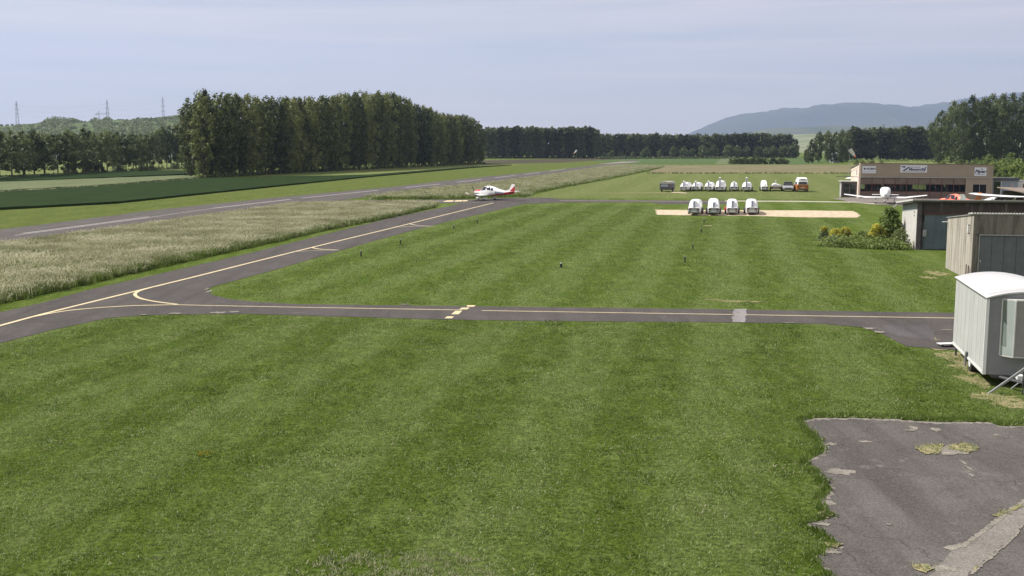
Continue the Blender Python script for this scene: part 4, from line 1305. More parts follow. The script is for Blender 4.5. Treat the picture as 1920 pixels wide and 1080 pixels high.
# ------------------------------------------------------------------ glider trailers
def trailer(label, px, py, rz, W=1.5, Ht=1.5, finh=0.35, L=8.3, lip=0.54, sideglow=False, scheme=0, group='white glider trailers'):
    """rear end at the origin, drawbar away along +y"""
    t = thing('glider_trailer', label, 'trailer', gp(px, py), rz, group)
    hw = W / 2
    z0 = 0.33
    def ring(y, w, zb, zs, zr, n=9):
        half = [(1.0, zb), (1.0, zs), (0.95, lerp(zs, zr, 0.45)), (0.84, lerp(zs, zr, 0.78)), (0.66, lerp(zs, zr, 0.95)), (0.36, zr), (0.0, zr + 0.015)]
        out = [(-w * a, y, z) for a, z in half] + [(w * a, y, z) for a, z in reversed(half[:-1])]
        return out
    zr = Ht
    rings = [ring(0.0, hw * 0.96, z0, z0 + 0.36, z0 + lip), ring(0.45, hw * 0.98, z0, z0 + 0.40, z0 + lip + (zr - z0 - lip) * 0.42), ring(1.1, hw, z0, z0 + 0.45, z0 + lip + (zr - z0 - lip) * 0.80), ring(2.1, hw, z0, z0 + 0.55, zr), ring(3.6, hw, z0, z0 + 0.55, zr),
             ring(5.5, hw * 0.92, z0, z0 + 0.5, zr * 0.93), ring(7.2, hw * 0.66, z0 + 0.05, z0 + 0.4, zr * 0.76), ring(L, hw * 0.38, z0 + 0.1, z0 + 0.3, zr * 0.58)]
    bd = MB().loft(rings).build('body', M['white'], t, bevel=0.03)
    # rear door, bumper and its lamps
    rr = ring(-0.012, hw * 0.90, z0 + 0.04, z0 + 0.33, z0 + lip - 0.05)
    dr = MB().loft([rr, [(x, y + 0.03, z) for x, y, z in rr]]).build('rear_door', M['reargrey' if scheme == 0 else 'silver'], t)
    for s in (-1, 1):
        MB().box(s * hw * 0.68 - 0.14, s * hw * 0.68 + 0.14, -0.045, -0.014, z0 + 0.30, z0 + 0.44).build('tail_lamp', M['ambient_lamp'], dr)
        MB().cyl((s * hw * 0.72, -0.05, z0 + 0.1), (s * hw * 0.72, -0.013, z0 + 0.1), 0.05, 0.05, 10).build('reflector', M['darkgrey'], dr)
    MB().box(-0.26, 0.26, -0.03, -0.013, z0 + 0.08, z0 + 0.19).build('number_plate', M['signwhite'], dr)
    # fin box standing on the tail end
    zf = zr + finh
    prf = [(0.02, z0 + lip - 0.08), (0.16, zf - 0.10), (0.30, zf), (0.75, zf - 0.02), (1.35, zr * 0.97)]
    low = [(0.02, z0 + lip - 0.3), (0.16, z0 + 0.3), (0.30, z0 + 0.4), (0.75, z0 + 0.5), (1.35, z0 + 0.5)]
    fb = MB().loft([[(-0.14, y, zb), (-0.12, y, zz), (0.12, y, zz), (0.14, y, zb)] for (y, zz), (_, zb) in zip(prf, low)])
    fb.build('fin_box', M['white'], t, bevel=0.03)
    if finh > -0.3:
        MB().loft([[(-0.11, -0.003, z0 + lip - 0.06), (-0.095, 0.135, zf - 0.12), (0.095, 0.135, zf - 0.12), (0.11, -0.003, z0 + lip - 0.06)], [(-0.11, 0.015, z0 + lip - 0.06), (-0.095, 0.15, zf - 0.12), (0.095, 0.15, zf - 0.12), (0.11, 0.015, z0 + lip - 0.06)]]).build('fin_shade_panel', M['fin_shade'], t)  # added panel, its blue grey paints the shade on the fin box rear
    # chassis
    ch = MB().box(-hw * 0.8, hw * 0.8, 0.05, 7.0, z0 - 0.08, z0 - 0.01).build('chassis', M['darkgrey'], t)
    for s in (-1, 1):
        wheel(t, s * (hw + 0.10), 3.0, 0.31, 0.31, 0.18).rotation_euler = (0, 0, 0)
    for o in [c for c in t.children if c.name.startswith('wheel')]:
        # axle runs across the trailer
        me = o.data
    for s in (-1, 1):
        m = MB()
        pts = [(2.62, 0.36), (2.72, 0.60), (3.0, 0.70), (3.28, 0.60), (3.38, 0.36)]
        x0, x1 = sorted((s * (hw + 0.01), s * (hw + 0.22)))
        m.loft([[(x0, y, z), (x1, y, z), (x1, y, z + 0.02), (x0, y, z + 0.02)] for y, z in pts])
        m.build('mudguard', M['darkgrey' if (scheme != 2 or s > 0) else 'red'], t)
    MB().cyl((0, L - 0.2, 0.42), (0, L + 1.1, 0.42), 0.05, 0.04, 8).build('drawbar', M['darkgrey'], t)
    MB().cyl((0.12, L + 0.6, 0.0), (0.12, L + 0.6, 0.7), 0.03, 0.03, 8).build('jockey_stand', M['grey'], t)
    return t

def xwheel(parent, x, y, r=0.31, w=0.18, hub='grey', z=None):
    z = r if z is None else z
    wl = MB().cyl((x - w / 2, y, z), (x + w / 2, y, z), r, r, 18).build('wheel', M['black'], parent, True, bevel=0.02)
    MB().cyl((x - w / 2 - 0.008, y, z), (x + w / 2 + 0.008, y, z), r * 0.55, r * 0.55, 12).build('rim', M[hub], wl)
    return wl

_w = wheel
def wheel(parent, x, y, z, r, w, hub='grey'):          # trailers: the axle runs along x
    return xwheel(parent, x, y, r, w, hub, z)

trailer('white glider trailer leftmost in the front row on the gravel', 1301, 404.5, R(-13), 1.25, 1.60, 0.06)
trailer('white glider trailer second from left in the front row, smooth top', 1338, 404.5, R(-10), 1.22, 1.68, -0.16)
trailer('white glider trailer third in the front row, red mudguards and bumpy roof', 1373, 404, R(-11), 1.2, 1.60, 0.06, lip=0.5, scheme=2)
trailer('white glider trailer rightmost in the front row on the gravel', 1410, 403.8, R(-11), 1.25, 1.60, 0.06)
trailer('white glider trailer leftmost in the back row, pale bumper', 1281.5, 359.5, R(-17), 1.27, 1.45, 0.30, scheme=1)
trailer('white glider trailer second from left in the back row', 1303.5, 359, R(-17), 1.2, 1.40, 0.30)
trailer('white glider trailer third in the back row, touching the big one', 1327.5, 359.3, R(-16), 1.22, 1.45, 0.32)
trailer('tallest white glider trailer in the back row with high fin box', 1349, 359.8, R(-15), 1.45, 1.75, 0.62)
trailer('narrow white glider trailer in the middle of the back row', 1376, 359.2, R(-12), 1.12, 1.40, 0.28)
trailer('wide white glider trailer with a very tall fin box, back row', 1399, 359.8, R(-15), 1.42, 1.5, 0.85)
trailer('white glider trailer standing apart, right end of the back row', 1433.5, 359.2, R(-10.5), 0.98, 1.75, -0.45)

# covered trailer at the left of the back row
t = thing('box_trailer', 'small dark box trailer with grey cover, left of all glider trailers', 'trailer', gp(1246, 360), R(-24))
MB().box(-0.82, 0.82, 0, 3.2, 0.42, 1.35).build('body', M['darktarp'], t, bevel=0.04)
MB().loft([[(-0.86, y, 1.30), (-0.80, y, 1.62), (0, y, 1.72 + 0.04 * math.sin(y * 3)), (0.80, y, 1.62), (0.86, y, 1.30)] for y in (-0.03, 0.8, 1.6, 2.4, 3.23)]).build('cover', M['tarp'], t, bevel=0.02)
MB().box(-0.6, 0.6, -0.03, -0.008, 0.85, 1.2).build('rear_flap', M['bluegrey'], t)
MB().box(-0.8, 0.8, -0.1, 3.4, 0.33, 0.41).build('chassis', M['darkgrey'], t)
for s in (-1, 1):
    xwheel(t, s * 0.93, 1.6)
MB().cyl((0.1, 1.8, 1.6), (0.1, 1.8, 2.15), 0.03, 0.02, 6).build('mast', M['darkgrey'], t)
MB().cyl((0, 3.4, 0.4), (0, 4.5, 0.4), 0.04, 0.04, 6).build('drawbar', M['darkgrey'], t)

# open trailer with covered glider parts
t = thing('open_trailer', 'low brown open trailer loaded with white glider parts', 'trailer', gp(1455, 358.8), R(-13))
MB().box(-0.8, 0.8, 0, 5.5, 0.38, 0.78).build('bed', M['brown'], t, bevel=0.03)
MB().box(-0.55, 0.55, -0.03, -0.008, 0.45, 0.62).build('rear_plate', M['silver'], t)
MB().loft([[(-0.75, y, 0.79), (-0.55, y, 1.12), (-0.1, y, 1.22), (0.3, y, 1.05), (0.75, y, 1.25 - y * 0.05), (0.78, y, 0.79)] for y in (0.1, 1.5, 3.0, 5.0)]).build('load', M['white'], t, True)
MB().loft([[(-0.12, 0.2, 0.9), (0.0, 0.2, 0.9), (0.0, 0.9, 0.9), (-0.12, 0.9, 0.9)], [(-0.1, 0.3, 1.85), (-0.02, 0.3, 1.85), (-0.02, 0.7, 1.85), (-0.1, 0.7, 1.85)]]).build('fin_load', M['white'], t, bevel=0.02)
for s in (-1, 1):
    xwheel(t, s * 0.9, 2.6)
MB().cyl((0, 5.5, 0.4), (0, 6.7, 0.4), 0.04, 0.04, 6).build('drawbar', M['darkgrey'], t)

# ------------------------------------------------------------------ car and camper van
def car():
    t = thing('parked_car', 'parked silver car with dark windscreen facing the camera', 'car', gp(1478, 359.5), R(-13))
    # front of the car at y=0
    Ss = [(0.0, 0.74, 0.35, 0.62), (0.15, 0.84, 0.28, 0.82), (0.6, 0.88, 0.26, 0.92), (1.15, 0.90, 0.26, 0.99), (3.7, 0.90, 0.26, 1.02), (4.25, 0.84, 0.3, 0.98), (4.4, 0.78, 0.4, 0.8)]
    MB().loft([[(p[1], p[0], p[2]) for p in ring_x(y, hw, zb, ztp, 20, 4.5)] for y, hw, zb, ztp in Ss]).build('body', M['silver'], t, True)
    cab = [(1.0, 0.80, 0.97), (1.65, 0.66, 1.47), (2.3, 0.66, 1.54), (3.5, 0.64, 1.50), (4.25, 0.74, 0.97)]
    MB().loft([[(-0.80 if z < 1.2 else -hw - 0.12, y, 0.93), (-hw, y, z), (hw, y, z), (0.80 if z < 1.2 else hw + 0.12, y, 0.93)] for y, hw, z in cab]).build('cabin', M['glass'], t, bevel=0.03)
    MB().box(-0.62, 0.62, 1.62, 3.5, 1.49, 1.56).build('roof', M['darkgrey'], t, bevel=0.03)
    MB().box(-0.5, 0.5, -0.02, 0.06, 0.50, 0.64).build('grille', M['black'], t, bevel=0.01)
    MB().box(-0.72, 0.72, -0.04, 0.08, 0.28, 0.44).build('bumper', M['darkgrey'], t, bevel=0.02)
    for s in (-1, 1):
        MB().box(s * 0.66 - 0.14, s * 0.66 + 0.14, 0.0, 0.12, 0.60, 0.74).build('headlight', M['signwhite'], t, bevel=0.02)
        MB().box(s * 1.0 - 0.1, s * 1.0 + 0.1, 1.15, 1.27, 0.98, 1.12).build('side_mirror', M['silver'], t, bevel=0.02)
        for y in (0.85, 3.5):
            xwheel(t, s * 0.80, y, 0.33, 0.22, 'silver')
    return t
car()

def van():
    t = thing('camper_van', 'orange and white high roof camper van seen from behind', 'van', gp(1505, 360), R(-8))
    hw = 0.9
    sec = lambda y, w, z0, z1, wt: [(-w, y, z0), (-w, y, 1.0), (-wt, y, z1), (wt, y, z1), (w, y, 1.0), (w, y, z0)]
    MB().loft([sec(0.0, 0.86, 0.35, 1.15, 0.87), sec(0.12, 0.92, 0.28, 1.18, 0.91), sec(4.2, 0.92, 0.28, 1.18, 0.91), sec(4.5, 0.85, 0.35, 1.1, 0.84)]).build('body', M['orange'], t, bevel=0.06)
    up = [(0.02, 0.86, 1.18, 0.74, 1.72), (0.3, 0.9, 1.18, 0.76, 1.9), (3.4, 0.9, 1.18, 0.76, 1.9), (4.3, 0.86, 1.18, 0.7, 1.6)]
    MB().loft([[(-w, y, z0), (-wt, y, z1), (wt, y, z1), (w, y, z0)] for y, w, z0, wt, z1 in up]).build('upper_body', M['white'], t, bevel=0.05)
    MB().loft([[(-w, y, 1.85), (-w * 0.92, y, z1), (w * 0.92, y, z1), (w, y, 1.85)] for y, w, z1 in ((0.12, 0.70, 2.08), (0.45, 0.72, 2.3), (2.8, 0.72, 2.3), (3.6, 0.68, 1.95))]).build('high_roof', M['white'], t, bevel=0.06)
    MB().loft([[(-0.66, 0.0 - 0.012, 1.24), (-0.60, 0.0 + 0.02, 1.66), (0.60, 0.02, 1.66), (0.66, -0.012, 1.24)], [(-0.66, 0.1, 1.24), (-0.60, 0.1, 1.66), (0.60, 0.1, 1.66), (0.66, 0.1, 1.24)]]).build('rear_window', M['glass'], t)
    MB().box(-0.35, 0.35, 0.10, 0.2, 2.0, 2.12).build('roof_vent', M['darkgrey'], t)
    for s in (-1, 1):
        MB().box(s * 0.78 - 0.08, s * 0.78 + 0.08, -0.03, 0.02, 0.75, 1.0).build('tail_lamp', M['ambient_lamp'], t)
        MB().box(s * 0.905 - 0.02, s * 0.905 + 0.02, 0.7, 2.6, 1.25, 1.6).build('side_window', M['glass'], t)
        for y in (1.0, 3.6):
            xwheel(t, s * 0.80, y, 0.33, 0.22, 'grey')
    MB().box(-0.88, 0.88, -0.1, 0.04, 0.32, 0.48).build('bumper', M['darkgrey'], t, bevel=0.02)
    MB().box(-0.26, 0.26, -0.02, 0.01, 0.62, 0.73).build('number_plate', M['signwhite'], t)
van()

# ------------------------------------------------------------------ buildings
def text(s, size, mat, parent, loc, name='lettering', italic=0.0, bold=0.0, sx=1.0):
    cu = bpy.data.curves.new('txt', 'FONT')
    cu.body = s
    cu.size = size
    cu.shear = italic
    cu.offset = bold
    cu.extrude = 0.004
    cu.align_x = 'CENTER'
    cu.align_y = 'CENTER'
    tmp = bpy.data.objects.new('txt', cu)
    me = bpy.data.meshes.new_from_object(tmp)
    bpy.data.objects.remove(tmp)
    me.materials.append(mat)
    o = bpy.data.objects.new(name, me)
    C.objects.link(o)
    o.parent = parent
    o.rotation_euler = (math.pi / 2, 0, 0)
    o.scale = (sx, 1, 1)
    o.location = loc
    return o

# clubhouse hangar. local x along the front, y into the building
A0 = R(12)
hg = gp(1612, 371.5)
hang = thing('aero_club_hangar', 'long flat-roofed tan hangar with glazed front and three signs', 'building', hg, -A0)
D_ = hg.y
Wd = 17.6
def hx(px):          # px on the front plane -> local x
    a, b, c = ray(px, 340)
    # ray on ground plan: direction (a,b); front: hg + t*(cosA,-sinA)
    ca, sa = math.cos(A0), -math.sin(A0)
    return (a * hg.y - b * hg.x) / (b * ca - a * sa)
def hz(px, py):
    x = hx(px)
    Y = hg.y - x * math.sin(A0)
    return zt(py, Y)
XR = hx(1858)
XM = hx(1811)
zTop, zMid = hz(1640, 306), hz(1640, 331.5)
zW1, zW0 = hz(1640, 345.5), hz(1640, 358.5)
wl = MB()
wl.loft([[(0, 0, zMid), (0, 0.25, zMid), (0, 0.25, zTop), (0, 0, zTop)], [(XR, 0, zMid - 0.02), (XR, 0.25, zMid - 0.02), (XR, 0.25, zTop - 0.22), (XR, 0, zTop - 0.22)]])
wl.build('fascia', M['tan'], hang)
MB().loft([[(0.0, -0.10, zMid - 0.09), (0, 0.3, zMid - 0.09), (0, 0.3, zMid), (0, -0.10, zMid)], [(XR, -0.10, zMid - 0.12), (XR, 0.3, zMid - 0.12), (XR, 0.3, zMid - 0.025), (XR, -0.10, zMid - 0.025)]]).build('ledge', M['roofedge'], hang)
MB().loft([[(-0.05, -0.04, zTop + 0.003), (-0.05, 0.3, zTop + 0.003), (-0.05, 0.3, zTop + 0.07), (-0.05, -0.04, zTop + 0.07)], [(XR + .05, -0.04, zTop - 0.217), (XR + .05, 0.3, zTop - 0.217), (XR + .05, 0.3, zTop - 0.15), (XR + .05, -0.04, zTop - 0.15)]]).build('coping', M['brownpanel'], hang)
# end walls
Dp = 11.0
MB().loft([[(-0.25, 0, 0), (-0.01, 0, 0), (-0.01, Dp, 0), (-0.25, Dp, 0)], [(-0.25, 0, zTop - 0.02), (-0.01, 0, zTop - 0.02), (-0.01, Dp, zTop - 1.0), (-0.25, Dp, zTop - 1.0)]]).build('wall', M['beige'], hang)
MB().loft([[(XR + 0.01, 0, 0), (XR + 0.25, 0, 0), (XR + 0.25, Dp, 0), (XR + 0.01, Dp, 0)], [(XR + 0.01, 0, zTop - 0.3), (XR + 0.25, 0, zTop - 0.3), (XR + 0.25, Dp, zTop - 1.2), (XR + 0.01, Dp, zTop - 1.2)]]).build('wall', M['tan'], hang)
# right bay of the front, with a dark window
x0, x1 = hx(1825), hx(1850)
z0, z1 = hz(1840, 365), hz(1840, 346)
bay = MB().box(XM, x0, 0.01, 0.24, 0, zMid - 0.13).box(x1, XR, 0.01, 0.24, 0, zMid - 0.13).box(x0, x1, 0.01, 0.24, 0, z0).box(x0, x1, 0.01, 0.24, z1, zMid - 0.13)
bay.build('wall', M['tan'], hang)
wn = MB().box(x0, x1, 0.10, 0.14, z0, z1).build('window', M['glass'], hang)
MB().box((x0 + x1) / 2 - .03, (x0 + x1) / 2 + .03, 0.05, 0.09, z0, z1).build('mullion', M['bluegrey'], wn)
# back wall with bright openings
bw = MB()
ops = [(0.9, 1.8), (4.2, 5.3), (8.6, 10.6), (12.5, 13.3)]
xs = 0.0
for a, b in ops:
    bw.box(xs, a, Dp - 0.2, Dp, 0, zTop - 1.0)
    bw.box(a, b, Dp - 0.2, Dp, 0, 0.9)
    bw.box(a, b, Dp - 0.2, Dp, 2.1, zTop - 1.0)
    xs = b
bw.box(xs, XR, Dp - 0.2, Dp, 0, zTop - 1.0)
bw.build('wall', M['plaster'], hang)
MB().loft([[(-0.35, 0.31, zTop - 0.18), (XR + 0.35, 0.31, zTop - 0.4), (XR + 0.35, 0.31, zTop - 0.32), (-0.35, 0.31, zTop - 0.10)], [(-0.35, Dp + .4, zTop - 0.96), (XR + 0.35, Dp + .4, zTop - 1.16), (XR + 0.35, Dp + .4, zTop - 1.08), (-0.35, Dp + .4, zTop - 0.88)]]).build('roof', M['rooffelt'], hang)
# glazed front: smoked panels above, windows, brown panels below
npan = 9
for i in range(npan):
    a, b = lerp(0.02, XM, i / npan) + 0.05, lerp(0.02, XM, (i + 1) / npan) - 0.05
    MB().box(a, b, 0.08, 0.12, zW1 + 0.05, zMid - 0.13).build('upper_panel', M['fibre'], hang)
    MB().box(a, b, 0.08, 0.12, 0.02, zW0 - 0.05).build('lower_panel', M['brownpanel'], hang)
pane_m, nt_, b_ = newmat('clear window glass')
b_.inputs['Base Color'].default_value = (0.02, 0.03, 0.04, 1)
b_.inputs['Roughness'].default_value = 0.03
tr_ = nt_.nodes.new('ShaderNodeBsdfTransparent')
ms_ = nt_.nodes.new('ShaderNodeMixShader')
ms_.inputs[0].default_value = 0.3
nt_.links.new(tr_.outputs[0], ms_.inputs[1])
nt_.links.new(b_.outputs[0], ms_.inputs[2])
nt_.links.new(ms_.outputs[0], nt_.nodes['Material Output'].inputs['Surface'])
tr_.inputs[0].default_value = (0.8, 0.85, 0.85, 1)
for i in range(npan * 2):
    a, b = lerp(0.02, XM, i / npan / 2) + 0.03, lerp(0.02, XM, (i + 1) / npan / 2) - 0.03
    MB().box(a, b, 0.09, 0.10, zW0, zW1).build('window', pane_m, hang)
fr = MB()
for i in range(npan * 2 + 1):
    x = lerp(0.02, XM, i / npan / 2)
    w_ = 0.045 if i % 2 == 0 else 0.025
    fr.box(x - w_, x + w_, 0.04, 0.15, 0.0 if i % 2 == 0 else zW0 - 0.05, zMid - 0.125 if i % 2 == 0 else zW1 + 0.05)
fr.build('door_frame', M['brown'], hang)
MB().box(0.0, XM, 0.055, 0.135, zW0 - 0.05, zW0).box(0.0, XM, 0.055, 0.135, zW1, zW1 + 0.05).build('transom', M['brown'], hang)
# signs
def sign(pxa, pxb, pya, pyb):
    a, b = hx(pxa), hx(pxb)
    zb_, zt_ = hz((pxa + pxb) / 2, pyb), hz((pxa + pxb) / 2, pya)
    o = MB().box(a, b, -0.06, -0.005, zb_, zt_).build('sign', M['signwhite'], hang, bevel=0.01)
    return o, (a + b) / 2, (zb_ + zt_) / 2, b - a, zt_ - zb_
s1, cx, cz, w, h = sign(1616, 1641.5, 311.5, 325)
text('ROBIN', h * 0.36, M['signblue'], s1, (cx + w * 0.14, -0.07, cz + h * 0.12), bold=0.012, sx=1.1)
MB().box(cx - w * 0.40, cx - w * 0.27, -0.068, -0.061, cz + h * 0.02, cz + h * 0.26).build('emblem', M['signblue'], s1)
MB().box(cx - w * 0.44, cx + w * 0.44, -0.068, -0.061, cz - h * 0.30, cz - h * 0.25).build('rule', M['bluegrey'], s1)
s2, cx, cz, w, h = sign(1687, 1737, 310, 323.5)
text('Mecanofly', h * 0.52, M['signblue'], s2, (cx + w * 0.12, -0.07, cz - h * 0.06), bold=0.014, italic=0.2, sx=1.02)
zb = MB()
def bar(pts):
    zb.loft([[(x, -0.069, z) for x, z in pts], [(x, -0.061, z) for x, z in pts]])
bar([(cx - w * .47, cz + h * .38), (cx - w * .47, cz + h * .26), (cx - w * .32, cz + h * .26), (cx - w * .30, cz + h * .38)])
bar([(cx - w * .40, cz + h * .25), (cx - w * .36, cz + h * .05), (cx - w * .32, cz + h * .25)])
bar([(cx - w * .44, cz - h * .30), (cx - w * .20, cz + h * .28), (cx - w * .12, cz + h * .28), (cx - w * .34, cz - h * .30)])
bar([(cx - w * .34, cz - h * .34), (cx + w * .34, cz - h * .34), (cx + w * .34, cz - h * .30), (cx - w * .335, cz - h * .30)])
bar([(cx - w * .10, cz + h * .28), (cx + w * .26, cz + h * .28), (cx + w * .24, cz + h * .22), (cx - w * .12, cz + h * .22)])
bar([(cx + w * .38, cz - h * .3), (cx + w * .44, cz + h * .3), (cx + w * .48, cz + h * .3), (cx + w * .42, cz - h * .3)])
zb.build('emblem', M['signblue'], s2)
s3, cx, cz, w, h = sign(1826, 1848.5, 314, 330)
text('Piper', h * 0.52, M['signblue'], s3, (cx - w * 0.02, -0.07, cz + h * 0.02), bold=0.02, italic=0.3, sx=1.12)
MB().loft([[(x, -0.069, z) for x, z in ((cx + w * .02, cz + h * .22), (cx + w * .12, cz + h * .44), (cx + w * .22, cz + h * .22), (cx + w * .12, cz + h * .28))], [(x, -0.061, z) for x, z in ((cx + w * .02, cz + h * .22), (cx + w * .12, cz + h * .44), (cx + w * .22, cz + h * .22), (cx + w * .12, cz + h * .28))]]).build('emblem', M['signblue'], s3)
MB().box(cx - w * .4, cx + w * .4, -0.068, -0.061, cz - h * .36, cz - h * .30).build('rule', M['bluegrey'], s3)
# side window of the end wall and its strut
MB().box(-0.27, -0.252, 2.5, 3.5, 3.2, 4.0).build('window', M['bluegrey'], hang)
MB().cyl((-0.26, 1.0, zMid - 0.05), (-3.3, 1.0, zMid - 0.0), 0.04, 0.04, 6).build('eave_beam', M['darkgrey'], hang)
MB().cyl((-0.26, 1.0, zTop - 0.6), (-2.2, 1.0, zMid), 0.03, 0.03, 6).build('stay', M['darkgrey'], hang)

# annexe left of the hangar
an = gp(1577, 370)
t = thing('garden_shed', 'small dark glazed shed with flat pale roof left of the hangar', 'shed', an, -A0)
za = zt(340, an.y)
MB().box(0, 2.15, 0, 0.06, 0, za - 0.1).build('front', M['darktarp'], t)
MB().box(0, 0.06, 0.06, 3.0, 0, za - 0.1).build('wall', M['greywall'], t)
MB().box(2.09, 2.15, 0.06, 3.0, 0, za - 0.1).build('wall', M['greywall'], t)
MB().box(0.061, 2.089, 2.94, 3.0, 0, za - 0.1).build('wall', M['greywall'], t)
MB().box(-0.15, 2.35, -0.2, 3.2, za - 0.09, za + 0.02).build('roof', M['roofedge'], t)
for a, b in ((0.3, 1.05), (1.2, 1.95)):
    MB().box(a, b, -0.02, -0.003, 0.3, za - 0.35).build('window', M['glass'], t)
MB().box(-0.02, -0.003, 0.6, 1.5, 0.1, za - 0.5).build('door', M['offwhite'], t)
MB().box(-0.01, 0.12, -0.04, -0.003, 0, za - 0.1).build('corner_post', M['brown'], t)
p = gp(1592, 362)
t = thing('garden_table', 'small white parasol table beside the hangar end wall', 'table', p, 0)
MB().cyl((0, 0, 0), (0, 0, 2.4), 0.03, 0.03, 8).build('pole', M['grey'], t)
MB().cyl((0, 0, 2.3), (0, 0, 2.52), 0.75, 0.05, 12).build('parasol', M['white'], t)
MB().cyl((0, 0, 0.70), (0, 0, 0.74), 0.5, 0.5, 14).build('table_top', M['brown'], t)

# hut and containers right of the hangar
p = gp(1860, 372)
t = thing('site_hut', 'grey hut with dark roof band right of the tan hangar', 'hut', p, -A0)
zh = zt(333.5, p.y)
MB().box(0, 3.3, 0, 3, 0, zh - 0.35).build('body', M['bluegrey'], t)
MB().box(-0.05, 3.45, -0.15, 3.1, zh - 0.34, zh).build('roof', M['darkgrey'], t)
MB().box(0.15, 1.05, -0.03, -0.003, 0.2, zh - 0.5).build('door', M['glass'], t)
MB().box(2.2, 2.85, -0.03, -0.003, 0.9, zh - 0.7).build('window', M['grey'], t)
MB().box(1.06, 1.14, -0.02, -0.003, 0.1, zh - 0.45).build('frame', M['white'], t)
p = gp(1906, 372)
t = thing('storage_container', 'white storage container with brown window at the right edge', 'container', p, -A0)
zh = zt(339.5, p.y)
MB().box(0, 5, 0, 2.4, 0, zh).build('body', M['offwhite'], t, bevel=0.03)
MB().box(0.75, 1.5, -0.03, -0.003, 1.2, zh - 0.4).build('window', M['brown'], t)
MB().box(-0.05, 5.05, -0.05, 2.45, zh + 0.003, zh + 0.08).build('roof', M['grey'], t)

# parked aircraft on the apron
_tw = wheel
wheel = _w
plane('white low wing aircraft with white canopy cover before the hangar', gp(1659, 381) , R(71), span=5.1, group=None)
pcv = gp(1659, 381)
t = thing('canopy_cover', 'bulky white cloth cover over the aircraft nearest the shed', 'cover', (pcv.x, pcv.y, 0), R(71))
MB().loft([[(p[0], p[1], p[2]) for p in ring_x(x, hw, a, b, 20, 3)] for x, hw, a, b in ((1.25, 0.52, 0.9, 1.6), (0.7, 0.64, 0.85, 1.95), (-0.5, 0.66, 0.85, 2.12), (-1.2, 0.60, 0.9, 2.0), (-1.5, 0.5, 1.0, 1.75))]).build('cloth', M['white'], t, True)
Yp = 121.5
plane('orange red low wing aircraft behind the near shed roof', (gx(1785, Yp), Yp, 0), R(104), body='orangered', wing='orangered', fin='orange', spat='white')
Yp = 126.0
plane('white high wing aircraft at the right behind the shed roof', (gx(1872, 114), 114, 0), R(14), high=True, body='white', wing='white')
plane('white aircraft standing inside the glazed hangar', tuple(hang.matrix_basis @ Vector((4.2, 5.2, 0.0))), R(100), body='white', wing='white')
plane('white aircraft with bluish wings inside the hangar, right half', tuple(hang.matrix_basis @ Vector((11.5, 5.4, 0.0))), R(80), body='offwhite', wing='white')

# brown roofed shed at the right edge, nearer than the hut
p = gp(1880, 405)
t = thing('low_shed', 'low open shed with flat brown sheet roof at the right edge', 'shed', (gx(1905, 118), 118, 0), -A0)
zr_ = zt(361, 116)
MB().loft([[(0.6, 0, zr_ - 0.02), (9, 0, zr_ - 0.32), (9, 0, zr_ - 0.42), (0.6, 0, zr_ - 0.12)], [(-0.6, 7, zr_ + 0.28), (9, 7, zr_ + 0.0), (9, 7, zr_ - 0.08), (-0.6, 7, zr_ + 0.18)]]).build('roof', M['brownroof'], t)
MB().loft([[(0.58, -0.06, zr_ - 0.20), (9, -0.06, zr_ - 0.5), (9, -0.003, zr_ - 0.5), (0.58, -0.003, zr_ - 0.20)], [(0.58, -0.06, zr_ + 0.03), (9, -0.06, zr_ - 0.27), (9, -0.003, zr_ - 0.27), (0.58, -0.003, zr_ + 0.03)]]).build('fascia', M['roofedge'], t)
for x in (0.8, 4.5, 8.5):
    MB().box(x, x + 0.14, 0.3, 0.44, 0, zr_ - 0.42).build('post', M['brown'], t)
MB().box(0.0, 9, 6.6, 6.8, 0, zr_ - 0.15).build('back_wall', M['darktarp'], t)
wheel = _tw

# ---- near shed A (white end wall, slate door)
def shed_frame(pcorner, label, ang, nm):
    return thing(nm, label, 'shed', pcorner, ang)
pa = gp(1716, 468)
AA = R(11)
t = shed_frame(pa, 'long shed with white end wall, slate blue door and dark flat roof', -AA, 'hangar_shed')
zn = zt(379, pa.y)
zfar = zn - 0.5
La, Da = 16.0, 6.2
MB().loft([[(0, 0.0, 0), (0.2, 0.0, 0), (0.2, Da, 0), (0, Da, 0)], [(0, 0, zn - 0.55), (0.2, 0, zn - 0.55), (0.2, Da, zfar - 0.55), (0, Da, zfar - 0.55)]]).build('end_wall', M['plaster'], t)
MB().loft([[(0.01, 0.0, zn - 0.55), (0.19, 0.0, zn - 0.55), (0.19, Da, zfar - 0.55), (0.01, Da, zfar - 0.55)], [(0.01, 0, zn), (0.19, 0, zn), (0.19, Da, zfar), (0.01, Da, zfar)]]).build('wall_top_shade', M['greywall'], t)  # grey strip paints the shadow along the top of the white end wall
MB().box(0.2, La, Da - 0.2, Da, 0, zfar - 0.02).build('back_wall', M['greywall'], t)
MB().box(0.003, 0.30, -0.14, -0.003, 0, zn - 0.02).build('corner_post', M['darktarp'], t)
MB().box(0.303, 0.42, -0.12, -0.003, 0, zn - 0.02).build('corner_post', M['black'], t)
zd = zt(400.5, pa.y)
MB().box(0.42, La, -0.10, 0.1, zd, zn - 0.03).build('front_board', M['weathereddark'], t)
MB().box(0.42, La, -0.16, -0.103, zd - 0.05, zd + 0.03).build('door_rail', M['brown'], t)
for i in range(4):
    a = 0.50 + i * 3.7
    d = MB().box(a, a + 3.62, -0.09, -0.03, 0.04, zd - 0.055).build('door', M['slate'], t)
    if i == 0:
        for k in range(1, 5):
            MB().box(a + k * 0.72, a + k * 0.72 + 0.012, -0.096, -0.091, 0.05, zd - 0.06).build('seam', M['darkgrey'], d)
